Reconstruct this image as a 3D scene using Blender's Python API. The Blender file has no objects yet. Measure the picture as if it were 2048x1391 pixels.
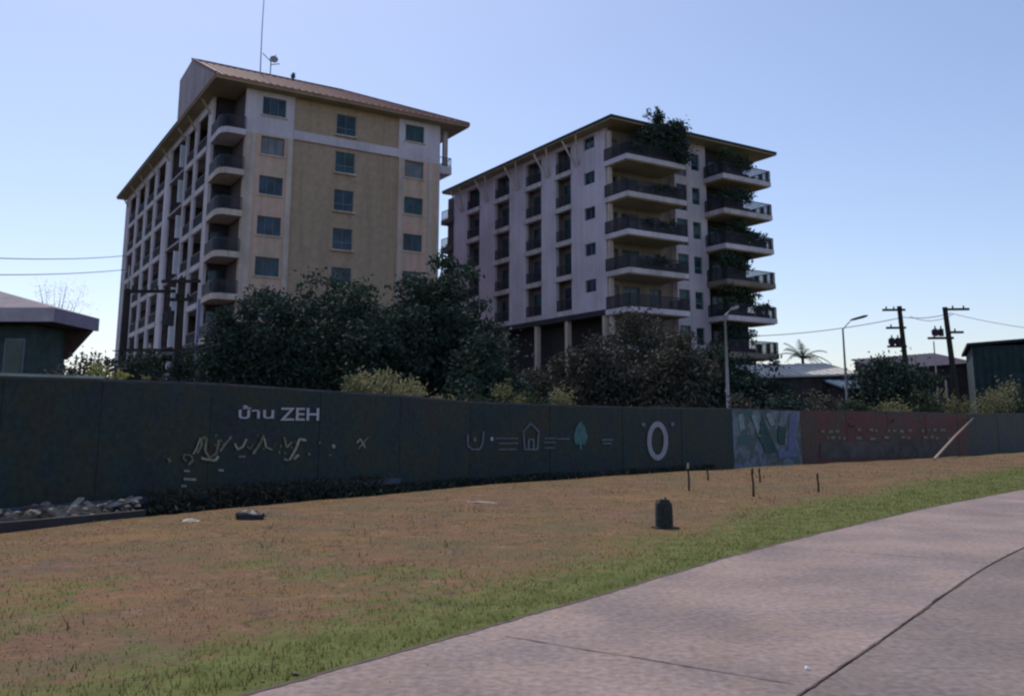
import bpy, math, random
import numpy as np
from mathutils import Vector, Matrix
R = math.radians
sc = bpy.context.scene
C = sc.collection
random.seed(7)

# ------------------------------------------------------------ camera
FPX, CX, CY, HOR, CAMH = 1800.0, 1045.0, 535.0, 845.0, 1.6
TH = math.atan((HOR - CY) / FPX)
cam = bpy.data.cameras.new('camera')
cam.sensor_width = 36.0
cam.lens = FPX / 2048 * 36
cam.shift_x = -(CX - 1024) / 2048
cam.shift_y = -(695.5 - CY) / 2048
cam.clip_start = 0.1
cam.clip_end = 6000
camo = bpy.data.objects.new('camera', cam)
C.objects.link(camo)
camo.location = (0, 0, CAMH)
camo.rotation_euler = (R(90) + TH, 0, 0)
sc.camera = camo

# ------------------------------------------------------------ sky, sun, exposure
SUN_EL, SUN_AZ = 58.0, -24.0      # azimuth from +Y towards +X
w = bpy.data.worlds.new('World')
sc.world = w
w.use_nodes = True
nt = w.node_tree
bg = nt.nodes['Background']
sky = nt.nodes.new('ShaderNodeTexSky')
sky.sky_type = 'NISHITA'
sky.sun_disc = False
sky.sun_elevation = R(SUN_EL)
sky.sun_rotation = R(SUN_AZ)
sky.altitude = 0
sky.air_density = 1.0
sky.dust_density = 1.0
sky.ozone_density = 2.0
tint = nt.nodes.new('ShaderNodeMix')
tint.data_type = 'RGBA'
tint.blend_type = 'MULTIPLY'
tint.inputs[0].default_value = 1.0
tint.inputs[7].default_value = (0.965, 0.918, 0.955, 1)
nt.links.new(sky.outputs[0], tint.inputs[6])
nt.links.new(tint.outputs[2], bg.inputs[0])
bg.inputs[1].default_value = 0.132
sl = bpy.data.lights.new('sun', 'SUN')
sl.energy = 2.25
sl.angle = R(0.5)
sl.color = (1.0, 0.93, 0.86)
so = bpy.data.objects.new('sun', sl)
C.objects.link(so)
sd = Vector((math.sin(R(SUN_AZ)) * math.cos(R(SUN_EL)), math.cos(R(SUN_AZ)) * math.cos(R(SUN_EL)), math.sin(R(SUN_EL))))
so.rotation_euler = sd.to_track_quat('Z', 'Y').to_euler()
so.location = (0, 0, 60)
sc.view_settings.view_transform = 'Standard'
sc.view_settings.look = 'None'
sc.view_settings.exposure = 0.25
sc.view_settings.gamma = 1.0
sc.view_settings.use_curve_mapping = False
sc.cycles.filter_width = 2.3
sc.cycles.max_bounces = 5
sc.cycles.use_adaptive_sampling = True

# ------------------------------------------------------------ helpers
def ray(px, py):
    a = (px - CX) / FPX
    b = (CY - py) / FPX
    return Vector((a, math.cos(TH) - b * math.sin(TH), math.sin(TH) + b * math.cos(TH)))

def at(px, py, Y):
    r = ray(px, py)
    t = Y / r.y
    return Vector((r.x * t, Y, r.z * t + CAMH))

def gp(px, py, z=0.0):
    r = ray(px, py)
    t = (z - CAMH) / r.z
    return Vector((r.x * t, r.y * t, z))

def tag(o, label=None, cat=None, group=None, kind=None):
    if label: o['label'] = label
    if cat: o['category'] = cat
    if group: o['group'] = group
    if kind: o['kind'] = kind
    return o

def empty(name, loc=(0, 0, 0), rz=0.0, label=None, cat=None, group=None):
    o = bpy.data.objects.new(name, None)
    o.empty_display_size = 0.3
    C.objects.link(o)
    o.location = loc
    o.rotation_euler = (0, 0, rz)
    return tag(o, label, cat, group)

class MB:
    def __init__(s):
        s.v = []
        s.f = []
    def add(s, vs, fs):
        n = len(s.v)
        s.v += [tuple(p) for p in vs]
        s.f += [tuple(i + n for i in q) for q in fs]
        return s
    def box(s, a, b):
        x0, y0, z0 = a
        x1, y1, z1 = b
        x0, x1 = min(x0, x1), max(x0, x1)
        y0, y1 = min(y0, y1), max(y0, y1)
        z0, z1 = min(z0, z1), max(z0, z1)
        return s.add([(x0, y0, z0), (x1, y0, z0), (x1, y1, z0), (x0, y1, z0), (x0, y0, z1), (x1, y0, z1), (x1, y1, z1), (x0, y1, z1)],
                     [(0, 3, 2, 1), (4, 5, 6, 7), (0, 1, 5, 4), (1, 2, 6, 5), (2, 3, 7, 6), (3, 0, 4, 7)])
    def prism(s, poly, z0, z1):
        n = len(poly)
        vs = [(x, y, z0) for x, y in poly] + [(x, y, z1) for x, y in poly]
        fs = [tuple(reversed(range(n))), tuple(range(n, 2 * n))] + [(i, (i + 1) % n, n + (i + 1) % n, n + i) for i in range(n)]
        return s.add(vs, fs)
    def tube(s, pts, rs, n=6, cap=True):
        pts = [Vector(p) for p in pts]
        if not hasattr(rs, '__len__'): rs = [rs] * len(pts)
        rings = []
        for i, p in enumerate(pts):
            d = (pts[min(i + 1, len(pts) - 1)] - pts[max(i - 1, 0)])
            if d.length < 1e-9: d = Vector((0, 0, 1))
            d.normalize()
            up = Vector((0, 0, 1)) if abs(d.z) < .9 else Vector((1, 0, 0))
            a = d.cross(up).normalized()
            b = a.cross(d)
            rings.append([p + a * (math.cos(k * 2 * math.pi / n) * rs[i]) + b * (math.sin(k * 2 * math.pi / n) * rs[i]) for k in range(n)])
        vs = [q for r in rings for q in r]
        fs = []
        for i in range(len(pts) - 1):
            for k in range(n):
                fs.append((i * n + k, i * n + (k + 1) % n, (i + 1) * n + (k + 1) % n, (i + 1) * n + k))
        if cap:
            fs.append(tuple(range(n)))
            fs.append(tuple(reversed(range(len(vs) - n, len(vs)))))
        return s.add(vs, fs)
    def bar(s, p, q, w_, h_=None):
        p, q = Vector(p), Vector(q)
        h_ = h_ or w_
        d = (q - p).normalized()
        up = Vector((0, 0, 1)) if abs(d.z) < .95 else Vector((0, 1, 0))
        a = d.cross(up).normalized() * w_ / 2
        b = a.cross(d).normalized() * h_ / 2
        vs = [p - a - b, p + a - b, p + a + b, p - a + b, q - a - b, q + a - b, q + a + b, q - a + b]
        return s.add(vs, [(0, 3, 2, 1), (4, 5, 6, 7), (0, 1, 5, 4), (1, 2, 6, 5), (2, 3, 7, 6), (3, 0, 4, 7)])
    def build(s, name, m, parent=None, smooth=False):
        me = bpy.data.meshes.new(name)
        me.from_pydata(s.v, [], s.f)
        me.update()
        if smooth:
            me.polygons.foreach_set('use_smooth', [True] * len(me.polygons))
        if m: me.materials.append(m)
        o = bpy.data.objects.new(name, me)
        C.objects.link(o)
        if parent: o.parent = parent
        return o

def wall_grid(mb, axis, f0, f1, a0, a1, z0, z1, holes):
    """solid wall with rectangular holes; axis 'x': runs along x, thickness f0..f1 in y"""
    A = sorted({a0, a1, *[min(max(h[i], a0), a1) for h in holes for i in (0, 1)]})
    Z = sorted({z0, z1, *[min(max(h[i], z0), z1) for h in holes for i in (2, 3)]})
    def solid(i, j):
        if i < 0 or j < 0 or i >= len(A) - 1 or j >= len(Z) - 1: return False
        a, z = (A[i] + A[i + 1]) / 2, (Z[j] + Z[j + 1]) / 2
        return not any(h[0] < a < h[1] and h[2] < z < h[3] for h in holes)
    P = (lambda a, f, z: (a, f, z)) if axis == 'x' else (lambda a, f, z: (f, a, z))
    for i in range(len(A) - 1):
        for j in range(len(Z) - 1):
            if not solid(i, j): continue
            p, q, s_, t = A[i], A[i + 1], Z[j], Z[j + 1]
            mb.add([P(p, f0, s_), P(q, f0, s_), P(q, f0, t), P(p, f0, t)], [(0, 1, 2, 3)])
            mb.add([P(p, f1, s_), P(p, f1, t), P(q, f1, t), P(q, f1, s_)], [(0, 1, 2, 3)])
            if not solid(i - 1, j): mb.add([P(p, f0, s_), P(p, f0, t), P(p, f1, t), P(p, f1, s_)], [(0, 1, 2, 3)])
            if not solid(i + 1, j): mb.add([P(q, f0, s_), P(q, f1, s_), P(q, f1, t), P(q, f0, t)], [(0, 1, 2, 3)])
            if not solid(i, j - 1): mb.add([P(p, f0, s_), P(p, f1, s_), P(q, f1, s_), P(q, f0, s_)], [(0, 1, 2, 3)])
            if not solid(i, j + 1): mb.add([P(p, f0, t), P(q, f0, t), P(q, f1, t), P(p, f1, t)], [(0, 1, 2, 3)])

def mat(name, col, rough=0.85, var=0.18, scale=3.0, bump=0.0, streak=0.0, spec=0.3, col2=None, scale2=0.4, metal=0.0):
    m = bpy.data.materials.new(name)
    m.use_nodes = True
    t = m.node_tree
    N, L = t.nodes, t.links
    b = N['Principled BSDF']
    b.inputs['Roughness'].default_value = rough
    b.inputs['Specular IOR Level'].default_value = spec
    b.inputs['Metallic'].default_value = metal
    tc = N.new('ShaderNodeTexCoord')
    n1 = N.new('ShaderNodeTexNoise')
    n1.inputs['Scale'].default_value = scale
    n1.inputs['Detail'].default_value = 5
    L.new(tc.outputs['Object'], n1.inputs['Vector'])
    n2 = N.new('ShaderNodeTexNoise')
    n2.inputs['Scale'].default_value = scale2
    n2.inputs['Detail'].default_value = 3
    L.new(tc.outputs['Object'], n2.inputs['Vector'])
    mr = N.new('ShaderNodeMapRange')
    mr.inputs[1].default_value = 0.3
    mr.inputs[2].default_value = 0.7
    mr.inputs[3].default_value = 1 - var
    mr.inputs[4].default_value = 1 + var
    L.new(n1.outputs[0], mr.inputs[0])
    mx = N.new('ShaderNodeMix')
    mx.data_type = 'RGBA'
    c2 = col2 or tuple(c * .82 for c in col)
    mx.inputs[6].default_value = (*col, 1)
    mx.inputs[7].default_value = (*c2, 1)
    mr2 = N.new('ShaderNodeMapRange')
    mr2.inputs[1].default_value = 0.4
    mr2.inputs[2].default_value = 0.62
    L.new(n2.outputs[0], mr2.inputs[0])
    L.new(mr2.outputs[0], mx.inputs[0])
    vm = N.new('ShaderNodeVectorMath')
    vm.operation = 'SCALE'
    L.new(mx.outputs[2], vm.inputs[0])
    L.new(mr.outputs[0], vm.inputs['Scale'])
    out = vm.outputs[0]
    if streak:
        mp = N.new('ShaderNodeMapping')
        mp.inputs['Scale'].default_value = (2.2, 2.2, 0.12)
        L.new(tc.outputs['Object'], mp.inputs[0])
        n3 = N.new('ShaderNodeTexNoise')
        n3.inputs['Scale'].default_value = 1.0
        n3.inputs['Detail'].default_value = 6
        L.new(mp.outputs[0], n3.inputs['Vector'])
        m3 = N.new('ShaderNodeMapRange')
        m3.inputs[1].default_value = 0.42
        m3.inputs[2].default_value = 0.7
        m3.inputs[3].default_value = 1.0
        m3.inputs[4].default_value = 1 - streak
        L.new(n3.outputs[0], m3.inputs[0])
        v2 = N.new('ShaderNodeVectorMath')
        v2.operation = 'SCALE'
        L.new(out, v2.inputs[0])
        L.new(m3.outputs[0], v2.inputs['Scale'])
        out = v2.outputs[0]
    L.new(out, b.inputs['Base Color'])
    if bump:
        bp = N.new('ShaderNodeBump')
        bp.inputs['Strength'].default_value = bump
        bp.inputs['Distance'].default_value = 0.02
        L.new(n1.outputs[0], bp.inputs['Height'])
        L.new(bp.outputs[0], b.inputs['Normal'])
    return m

def leafmat(name, c1, c2, trans=0.25):
    m = bpy.data.materials.new(name)
    m.use_nodes = True
    N, L = m.node_tree.nodes, m.node_tree.links
    b = N['Principled BSDF']
    b.inputs['Roughness'].default_value = 0.75
    b.inputs['Specular IOR Level'].default_value = 0.06
    a = N.new('ShaderNodeAttribute')
    a.attribute_name = 'tone'
    mx = N.new('ShaderNodeMix')
    mx.data_type = 'RGBA'
    mx.inputs[6].default_value = (*c1, 1)
    mx.inputs[7].default_value = (*c2, 1)
    L.new(a.outputs['Fac'], mx.inputs[0])
    L.new(mx.outputs[2], b.inputs['Base Color'])
    tr = N.new('ShaderNodeBsdfTranslucent')
    L.new(mx.outputs[2], tr.inputs[0])
    ms = N.new('ShaderNodeMixShader')
    ms.inputs[0].default_value = trans
    L.new(b.outputs[0], ms.inputs[1])
    L.new(tr.outputs[0], ms.inputs[2])
    L.new(ms.outputs[0], N['Material Output'].inputs[0])
    return m

M = {}
M['lav'] = mat('pale_render', (0.76, 0.64, 0.70), var=0.06, scale=2, streak=0.14, scale2=0.25)
M['white'] = mat('white_trim', (0.72, 0.61, 0.60), var=0.08, scale=2, streak=0.3)
M['pink'] = mat('pink_render', (0.74, 0.47, 0.38), var=0.08, scale=2, streak=0.2, col2=(0.68, 0.48, 0.35))
M['cream'] = mat('cream_render', (0.72, 0.56, 0.48), var=0.08, scale=2, streak=0.22)
M['must'] = mat('mustard_render', (0.50, 0.345, 0.25), var=0.10, scale=3, streak=0.14, col2=(0.48, 0.34, 0.235))
M['soffit'] = mat('ochre_soffit', (0.42, 0.33, 0.20), var=0.08)
M['rooftile'] = mat('red_roof_tile', (0.19, 0.085, 0.078), rough=0.7, var=0.2, scale=8, bump=0.3)
M['fascia'] = mat('roof_fascia', (0.42, 0.19, 0.15), var=0.15)
M['darkroof'] = mat('dark_roof', (0.035, 0.04, 0.045), var=0.2)
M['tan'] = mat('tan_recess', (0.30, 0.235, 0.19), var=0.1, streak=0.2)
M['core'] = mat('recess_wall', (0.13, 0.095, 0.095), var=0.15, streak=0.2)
M['recess'] = mat('brown_grey_recess', (0.24, 0.185, 0.19), var=0.15, streak=0.2)  # paler brown-grey than the other recess walls
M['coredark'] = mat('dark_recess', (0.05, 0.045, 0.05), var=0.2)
M['rail'] = mat('railing_metal', (0.05, 0.04, 0.055), rough=0.5)
M['frame'] = mat('window_frame', (0.16, 0.20, 0.24), rough=0.5)
M['greywall'] = mat('grey_gable', (0.46, 0.37, 0.39), var=0.1, streak=0.3)
M['shadetrim'] = mat('shade_and_trim_grey', (0.11, 0.10, 0.12), var=0.15, streak=0.3)  # dark blue-grey carries the lower storeys' shadow; also used for plain trim
M['bluecol'] = mat('blue_column', (0.16, 0.16, 0.30), var=0.1)
M['concrete'] = mat('pole_concrete', (0.16, 0.15, 0.15), var=0.15, scale=5)
M['darkwood'] = mat('dark_timber', (0.045, 0.035, 0.03), var=0.2)
M['galv'] = mat('galvanised', (0.40, 0.38, 0.38), rough=0.5, var=0.1)
M['black'] = mat('black_plastic', (0.02, 0.02, 0.025), rough=0.55)
M['litter'] = mat('pale_litter', (0.75, 0.66, 0.52), var=0.1)
M['curtain'] = mat('curtained_pane', (0.20, 0.19, 0.20), rough=.35, var=.3, scale=1.5)
def glass(name, col, rough=0.12):
    m = mat(name, col, rough=rough, var=0.45, scale=1.1, spec=0.35, col2=(col[0] * .5, col[1] * .5, col[2] * .5), scale2=0.8)
    return m
M['glass'] = glass('blue_glass', (0.035, 0.065, 0.10))
M['glassg'] = glass('green_glass', (0.03, 0.085, 0.09))
M['skywhite'] = mat('sky_white_pane', (0.85, 0.88, 0.93), rough=0.15, var=0.05, spec=0.9)  # near-white colour stands in for bright sky mirrored in glass
M['bark'] = mat('bark', (0.09, 0.065, 0.05), var=0.3, scale=6, bump=0.5)
M['leafd'] = leafmat('dark_leaf', (0.042, 0.068, 0.055), (0.062, 0.085, 0.06), 0.05)
M['leafb'] = leafmat('brownish_leaf', (0.080, 0.078, 0.068), (0.115, 0.105, 0.08), 0.08)
M['leafm'] = leafmat('mid_leaf', (0.045, 0.068, 0.045), (0.085, 0.10, 0.055), .12)
M['leafp'] = leafmat('pale_leaf', (0.10, 0.11, 0.05), (0.34, 0.31, 0.17))
M['leafy'] = leafmat('yellow_leaf', (0.16, 0.18, 0.05), (0.42, 0.40, 0.14))
M['pinkf'] = leafmat('pink_blossom', (0.45, 0.28, 0.32), (0.6, 0.42, 0.42), 0.4)

# ------------------------------------------------------------ ground lines
edge_px = [(0, 1062), (300, 1035), (480, 1012), (800, 985), (1000, 965), (1250, 950), (1450, 937), (1650, 925), (1850, 915), (2048, 905)]
EDGE = np.array([gp(*p)[:2] for p in edge_px])
e0 = EDGE[0] - (EDGE[1] - EDGE[0]) / np.linalg.norm(EDGE[1] - EDGE[0]) * 14
e1 = EDGE[-1] + (EDGE[-1] - EDGE[-2]) / np.linalg.norm(EDGE[-1] - EDGE[-2]) * 40
EDGE = np.vstack([e0, EDGE, e1])
road_px = [(480, 1391), (1024, 1240), (1300, 1160), (1500, 1098), (1750, 1040), (1850, 1015), (2048, 978)]
ROAD = np.array([gp(*p)[:2] for p in road_px])
r0 = ROAD[0] - np.array([.62, .785]) * 14
r1 = ROAD[-1] + np.array([.69, .72]) * 10
r2 = ROAD[-1] + np.array([.70, .71]) * 90
ROAD = np.vstack([r0, ROAD, r1, r2])

def resample(P, step):
    out = [P[0]]
    for a, b in zip(P[:-1], P[1:]):
        n = max(1, int(np.linalg.norm(b - a) / step))
        for i in range(1, n + 1): out.append(a + (b - a) * i / n)
    return np.array(out)

def smooth(P, it=6):
    P = P.copy()
    for _ in range(it):
        P[1:-1] = P[1:-1] * .5 + (P[:-2] + P[2:]) * .25
    return P

def offset(P, d):      # to the left of travel for d>0
    T = np.gradient(P, axis=0)
    T /= np.linalg.norm(T, axis=1)[:, None]
    return P + np.stack([-T[:, 1], T[:, 0]], 1) * d

ROADS = smooth(resample(ROAD, 0.8), 5)
EDGES = smooth(resample(EDGE, 0.8), 3)

def sdist(Q, P):       # signed distance, + to the left of polyline P
    Q = np.asarray(Q, float)
    best = np.full(len(Q), 1e9)
    sg = np.ones(len(Q))
    for a, b in zip(P[:-1], P[1:]):
        d = b - a
        L2 = d @ d
        t = np.clip(((Q - a) @ d) / L2, 0, 1)
        r = Q - (a + t[:, None] * d)
        dd = np.hypot(r[:, 0], r[:, 1])
        k = dd < best
        best = np.where(k, dd, best)
        cr = d[0] * (Q[:, 1] - a[1]) - d[1] * (Q[:, 0] - a[0])
        sg = np.where(k, np.sign(cr), sg)
    return best * sg

def vnoise(x, y, s, seed=0):
    rs = np.random.RandomState(seed)
    G = rs.rand(256, 256)
    x = x / s + 100
    y = y / s + 100
    xi, yi = np.floor(x).astype(int), np.floor(y).astype(int)
    fx, fy = x - xi, y - yi
    fx = fx * fx * (3 - 2 * fx)
    fy = fy * fy * (3 - 2 * fy)
    g = lambda i, j: G[i % 256, j % 256]
    return (g(xi, yi) * (1 - fx) + g(xi + 1, yi) * fx) * (1 - fy) + (g(xi, yi + 1) * (1 - fx) + g(xi + 1, yi + 1) * fx) * fy

def gheight(Q, d=None, dr=None):
    if d is None: d = sdist(Q, EDGES)
    if dr is None: dr = sdist(Q, ROADS)
    z = (vnoise(Q[:, 0], Q[:, 1], 1.7, 1) - .5) * 0.05 + (vnoise(Q[:, 0], Q[:, 1], 5, 2) - .5) * 0.06
    z *= np.clip((dr - 0.1) / 1.5, 0, 1)
    s = np.clip(d / 0.5, 0, 1) * np.clip((3.6 - d) / 0.8, 0, 1)
    z -= 0.45 * s * s * (3 - 2 * s)
    z -= 0.12 * np.clip(-dr / .25, 0, 1)                 # falls away below the slabs
    z -= 0.03 * np.exp(-((dr - .03) / .06) ** 2)
    return z

def green_at(Q, dr):
    x, y = Q[:, 0], Q[:, 1]
    wd = 1.45 + 0.8 * (vnoise(x, y, 1.3, 5) - .5) + np.clip((y - 11) * .09, 0, 3.0)
    g = np.clip((wd - dr) / 2.0 + .5, 0, 1)
    g2 = np.clip((vnoise(x, y, 1.1, 9) * .6 + vnoise(x, y, .35, 10) * .4 - .38) * 3.0, 0, .6) * np.clip((6.5 - dr) / 2.5, 0, 1) * np.clip((13.5 - y) / 3, .35, 1)
    return np.maximum(g, g2)

# ground sheet
def axis_pts(lo, hi, step, far):
    a = list(np.arange(lo, hi, step))
    g, s = [], step
    p = lo
    while p > -far:
        s *= 1.5; p -= s; g.append(p)
    h, s, p = [], step, a[-1]
    while p < far:
        s *= 1.5; p += s; h.append(p)
    return np.array(g[::-1] + a + h)
gx = axis_pts(-16, 34, 0.22, 2500)
gy = axis_pts(3, 54, 0.22, 2500)
XX, YY = np.meshgrid(gx, gy)
Q = np.stack([XX.ravel(), YY.ravel()], 1)
d_e = sdist(Q, EDGES)
d_r = sdist(Q, ROADS)
ZZ = gheight(Q, d_e, d_r)
gr = green_at(Q, d_r)
nx, ny = len(gx), len(gy)
I = (np.arange(ny - 1)[:, None] * nx + np.arange(nx - 1)[None, :]).ravel()
F = np.stack([I, I + 1, I + nx + 1, I + nx], 1)

def fast_mesh(name, V, F, m, attrs=None, parent=None, smooth_=False, nper=None):
    me = bpy.data.meshes.new(name)
    k = F.shape[1]
    me.vertices.add(len(V))
    me.vertices.foreach_set('co', np.asarray(V, np.float32).ravel())
    me.loops.add(F.size)
    me.loops.foreach_set('vertex_index', F.astype(np.int32).ravel())
    me.polygons.add(len(F))
    me.polygons.foreach_set('loop_start', (np.arange(len(F)) * k).astype(np.int32))
    me.polygons.foreach_set('loop_total', np.full(len(F), k, np.int32))
    if smooth_: me.polygons.foreach_set('use_smooth', np.ones(len(F), bool))
    for n, a in (attrs or {}).items():
        at_ = me.attributes.new(n, 'FLOAT', 'POINT')
        at_.data.foreach_set('value', np.asarray(a, np.float32))
    me.update(calc_edges=True)
    me.validate()
    me.materials.append(m)
    o = bpy.data.objects.new(name, me)
    C.objects.link(o)
    if parent: o.parent = parent
    return o

def ground_mat():
    m = bpy.data.materials.new('dry_grass_ground')
    m.use_nodes = True
    N, L = m.node_tree.nodes, m.node_tree.links
    b = N['Principled BSDF']
    b.inputs['Roughness'].default_value = 0.95
    b.inputs['Specular IOR Level'].default_value = 0.1
    tc = N.new('ShaderNodeTexCoord')
    def noise(s, det=5, sc_=(1, 1, 1), rough=.55):
        mp = N.new('ShaderNodeMapping')
        mp.inputs['Scale'].default_value = sc_
        L.new(tc.outputs['Object'], mp.inputs[0])
        n = N.new('ShaderNodeTexNoise')
        n.inputs['Scale'].default_value = s
        n.inputs['Detail'].default_value = det
        n.inputs['Roughness'].default_value = rough
        L.new(mp.outputs[0], n.inputs['Vector'])
        return n.outputs[0]
    def rng(x, a, b_, c=0, d=1):
        r = N.new('ShaderNodeMapRange')
        for i, v_ in enumerate((a, b_, c, d)): r.inputs[i + 1].default_value = v_
        L.new(x, r.inputs[0])
        return r.outputs[0]
    def mix(f, a, b_):
        x = N.new('ShaderNodeMix')
        x.data_type = 'RGBA'
        for s_, v_ in ((0, f), (6, a), (7, b_)):
            if isinstance(v_, (tuple, float)): x.inputs[s_].default_value = (*v_, 1) if isinstance(v_, tuple) else v_
            else: L.new(v_, x.inputs[s_])
        return x.outputs[2]
    base = mix(rng(noise(1.2), .38, .62), (0.200, 0.116, 0.058), (0.155, 0.110, 0.052))
    base = mix(rng(noise(.35), .45, .65), base, (0.185, 0.105, 0.068))
    base = mix(rng(noise(2.6, 8, rough=.7), .54, .68, 0, .8), base, (0.27, 0.185, 0.12))
    base = mix(rng(noise(3.4, 8, (1, 1.0, 1), .7), .53, .66, 0, .8), base, (0.075, 0.056, 0.042))
    base = mix(rng(noise(.55, 6, rough=.65), .50, .60, 0, .75), base, (0.125, 0.108, 0.058))
    base = mix(rng(noise(.8, 6, rough=.7), .56, .66, 0, .6), base, (0.12, 0.092, 0.078))
    base = mix(rng(noise(.28, 5, rough=.6), .56, .64, 0, .7), base, (0.235, 0.135, 0.065))
    a = N.new('ShaderNodeAttribute')
    a.attribute_name = 'green'
    ng = noise(5, 6)
    ad = N.new('ShaderNodeMath')
    ad.operation = 'ADD'
    L.new(a.outputs['Fac'], ad.inputs[0])
    L.new(rng(ng, .3, .7, -.35, .35), ad.inputs[1])
    gcol = mix(rng(noise(3), .4, .6), (0.095, 0.112, 0.032), (0.14, 0.150, 0.05))
    base = mix(rng(ad.outputs[0], .3, .8), base, gcol)
    a2 = N.new('ShaderNodeAttribute')
    a2.attribute_name = 'soil'
    base = mix(a2.outputs['Fac'], base, mix(rng(noise(2), .4, .6), (0.035, 0.04, 0.032), (0.055, 0.045, 0.035)))
    L.new(base, b.inputs['Base Color'])
    bp = N.new('ShaderNodeBump')
    bp.inputs['Strength'].default_value = .8
    bp.inputs['Distance'].default_value = .04
    L.new(noise(14, 6), bp.inputs['Height'])
    L.new(bp.outputs[0], b.inputs['Normal'])
    return m
soil = np.clip((d_e + .05) / .25, 0, 1)
g = fast_mesh('ground', np.column_stack([Q, ZZ]), F, ground_mat(), {'green': gr, 'soil': soil}, smooth_=True)
tag(g, kind='structure')

# road slabs
def strip(name, A, B, z, m, thick=0.1):
    mb = MB()
    n = len(A)
    vs = [(*A[i], z) for i in range(n)] + [(*B[i], z) for i in range(n)] + [(*A[i], z - thick) for i in range(n)] + [(*B[i], z - thick) for i in range(n)]
    fs = []
    for i in range(n - 1):
        fs += [(i, n + i, n + i + 1, i + 1), (i, i + 1, 2 * n + i + 1, 2 * n + i), (n + i, 3 * n + i, 3 * n + i + 1, n + i + 1)]
    mb.add(vs, fs)
    return mb.build(name, m)
def road_mat(name, c1, c2, c3):
    m = mat(name, c1, rough=.9, var=.24, scale=16, bump=.35, col2=c2, scale2=.7, spec=.15)
    N, L = m.node_tree.nodes, m.node_tree.links
    b = N['Principled BSDF']
    src = b.inputs['Base Color'].links[0].from_socket
    tc = N.new('ShaderNodeTexCoord')
    n = N.new('ShaderNodeTexNoise')
    n.inputs['Scale'].default_value = 1.7
    n.inputs['Detail'].default_value = 8
    n.inputs['Roughness'].default_value = .7
    L.new(tc.outputs['Object'], n.inputs['Vector'])
    r = N.new('ShaderNodeMapRange')
    r.inputs[1].default_value = .5
    r.inputs[2].default_value = .72
    r.inputs[4].default_value = .6
    L.new(n.outputs[0], r.inputs[0])
    x = N.new('ShaderNodeMix')
    x.data_type = 'RGBA'
    x.inputs[7].default_value = (*c3, 1)
    L.new(r.outputs[0], x.inputs[0])
    L.new(src, x.inputs[6])
    n5 = N.new('ShaderNodeTexNoise')
    n5.inputs['Scale'].default_value = .5
    n5.inputs['Detail'].default_value = 6
    n5.inputs['Roughness'].default_value = .65
    L.new(tc.outputs['Object'], n5.inputs['Vector'])
    r5 = N.new('ShaderNodeMapRange')
    for i5, v5 in enumerate((.35, .65, .82, 1.12)): r5.inputs[i5 + 1].default_value = v5
    L.new(n5.outputs[0], r5.inputs[0])
    s5 = N.new('ShaderNodeVectorMath')
    s5.operation = 'SCALE'
    L.new(x.outputs[2], s5.inputs[0])
    L.new(r5.outputs[0], s5.inputs['Scale'])
    L.new(s5.outputs[0], b.inputs['Base Color'])
    return m
M['road1'] = road_mat('pink_grey_concrete', (0.30, 0.230, 0.205), (0.235, 0.19, 0.178), (0.34, 0.24, 0.175))
M['road2'] = road_mat('grey_concrete', (0.225, 0.178, 0.160), (0.19, 0.157, 0.146), (0.25, 0.185, 0.145))
LANE = 2.64
Ledge = ROADS
Jl = offset(ROADS, -LANE)
road = strip('road', Ledge, offset(ROADS, -LANE + .012), 0.0, M['road1'])
tag(road, kind='structure')
rd2 = strip('road_lane', offset(ROADS, -LANE - .012), offset(ROADS, -9.2), -0.004, M['road2'])
tag(rd2, kind='structure')
M['joint'] = mat('joint_dirt', (0.11, 0.078, 0.07), var=.3, scale=9)
M['stain'] = mat('rust_stain', (0.21, 0.12, 0.06), var=.3, scale=7)
def ribbon(name, P, wd, z, m, jit=.012, seed=0):
    rs = np.random.RandomState(seed)
    P = resample(np.asarray(P), .10)
    P = P + np.cumsum(rs.randn(len(P), 2) * .0, 0)
    wob = np.convolve(rs.randn(len(P)), np.ones(5) / 5, 'same') * jit
    A = offset(P, 0) + (offset(P, 1) - P) * (wob + wd / 2 * (1 + .6 * rs.randn(len(P)).clip(-1, 1)))[:, None]
    B = P + (offset(P, 1) - P) * (wob - wd / 2 * (1 + .6 * rs.randn(len(P)).clip(-1, 1)))[:, None]
    mb = MB()
    n = len(P)
    mb.add([(*A[i], z) for i in range(n)] + [(*B[i], z) for i in range(n)], [(i, n + i, n + i + 1, i + 1) for i in range(n - 1)])
    o = mb.build(name, m)
    tag(o, kind='structure')
    return o
ribbon('road_joint', offset(ROADS, -LANE)[8:40], .014, .004, M['joint'], .014, 1)
ribbon('road_edge_crack', offset(ROADS, -.01)[10:60], .035, .004, M['joint'], .02, 2)
# transverse joints across the slabs
def on_road(p):
    i = np.argmin(np.hypot(*(ROADS - np.array(p)).T))
    return i
for k, (a, b) in enumerate([((1010, 1272), (1590, 1368)), ((1640, 1098), (2005, 1128)), ((1880, 1030), (2048, 1030))]):
    A, B = gp(*a)[:2], gp(*b)[:2]
    ribbon('road_joint', [np.array(A), np.array(B)], .011, .005, M['joint'], .012, 5 + k)

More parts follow.
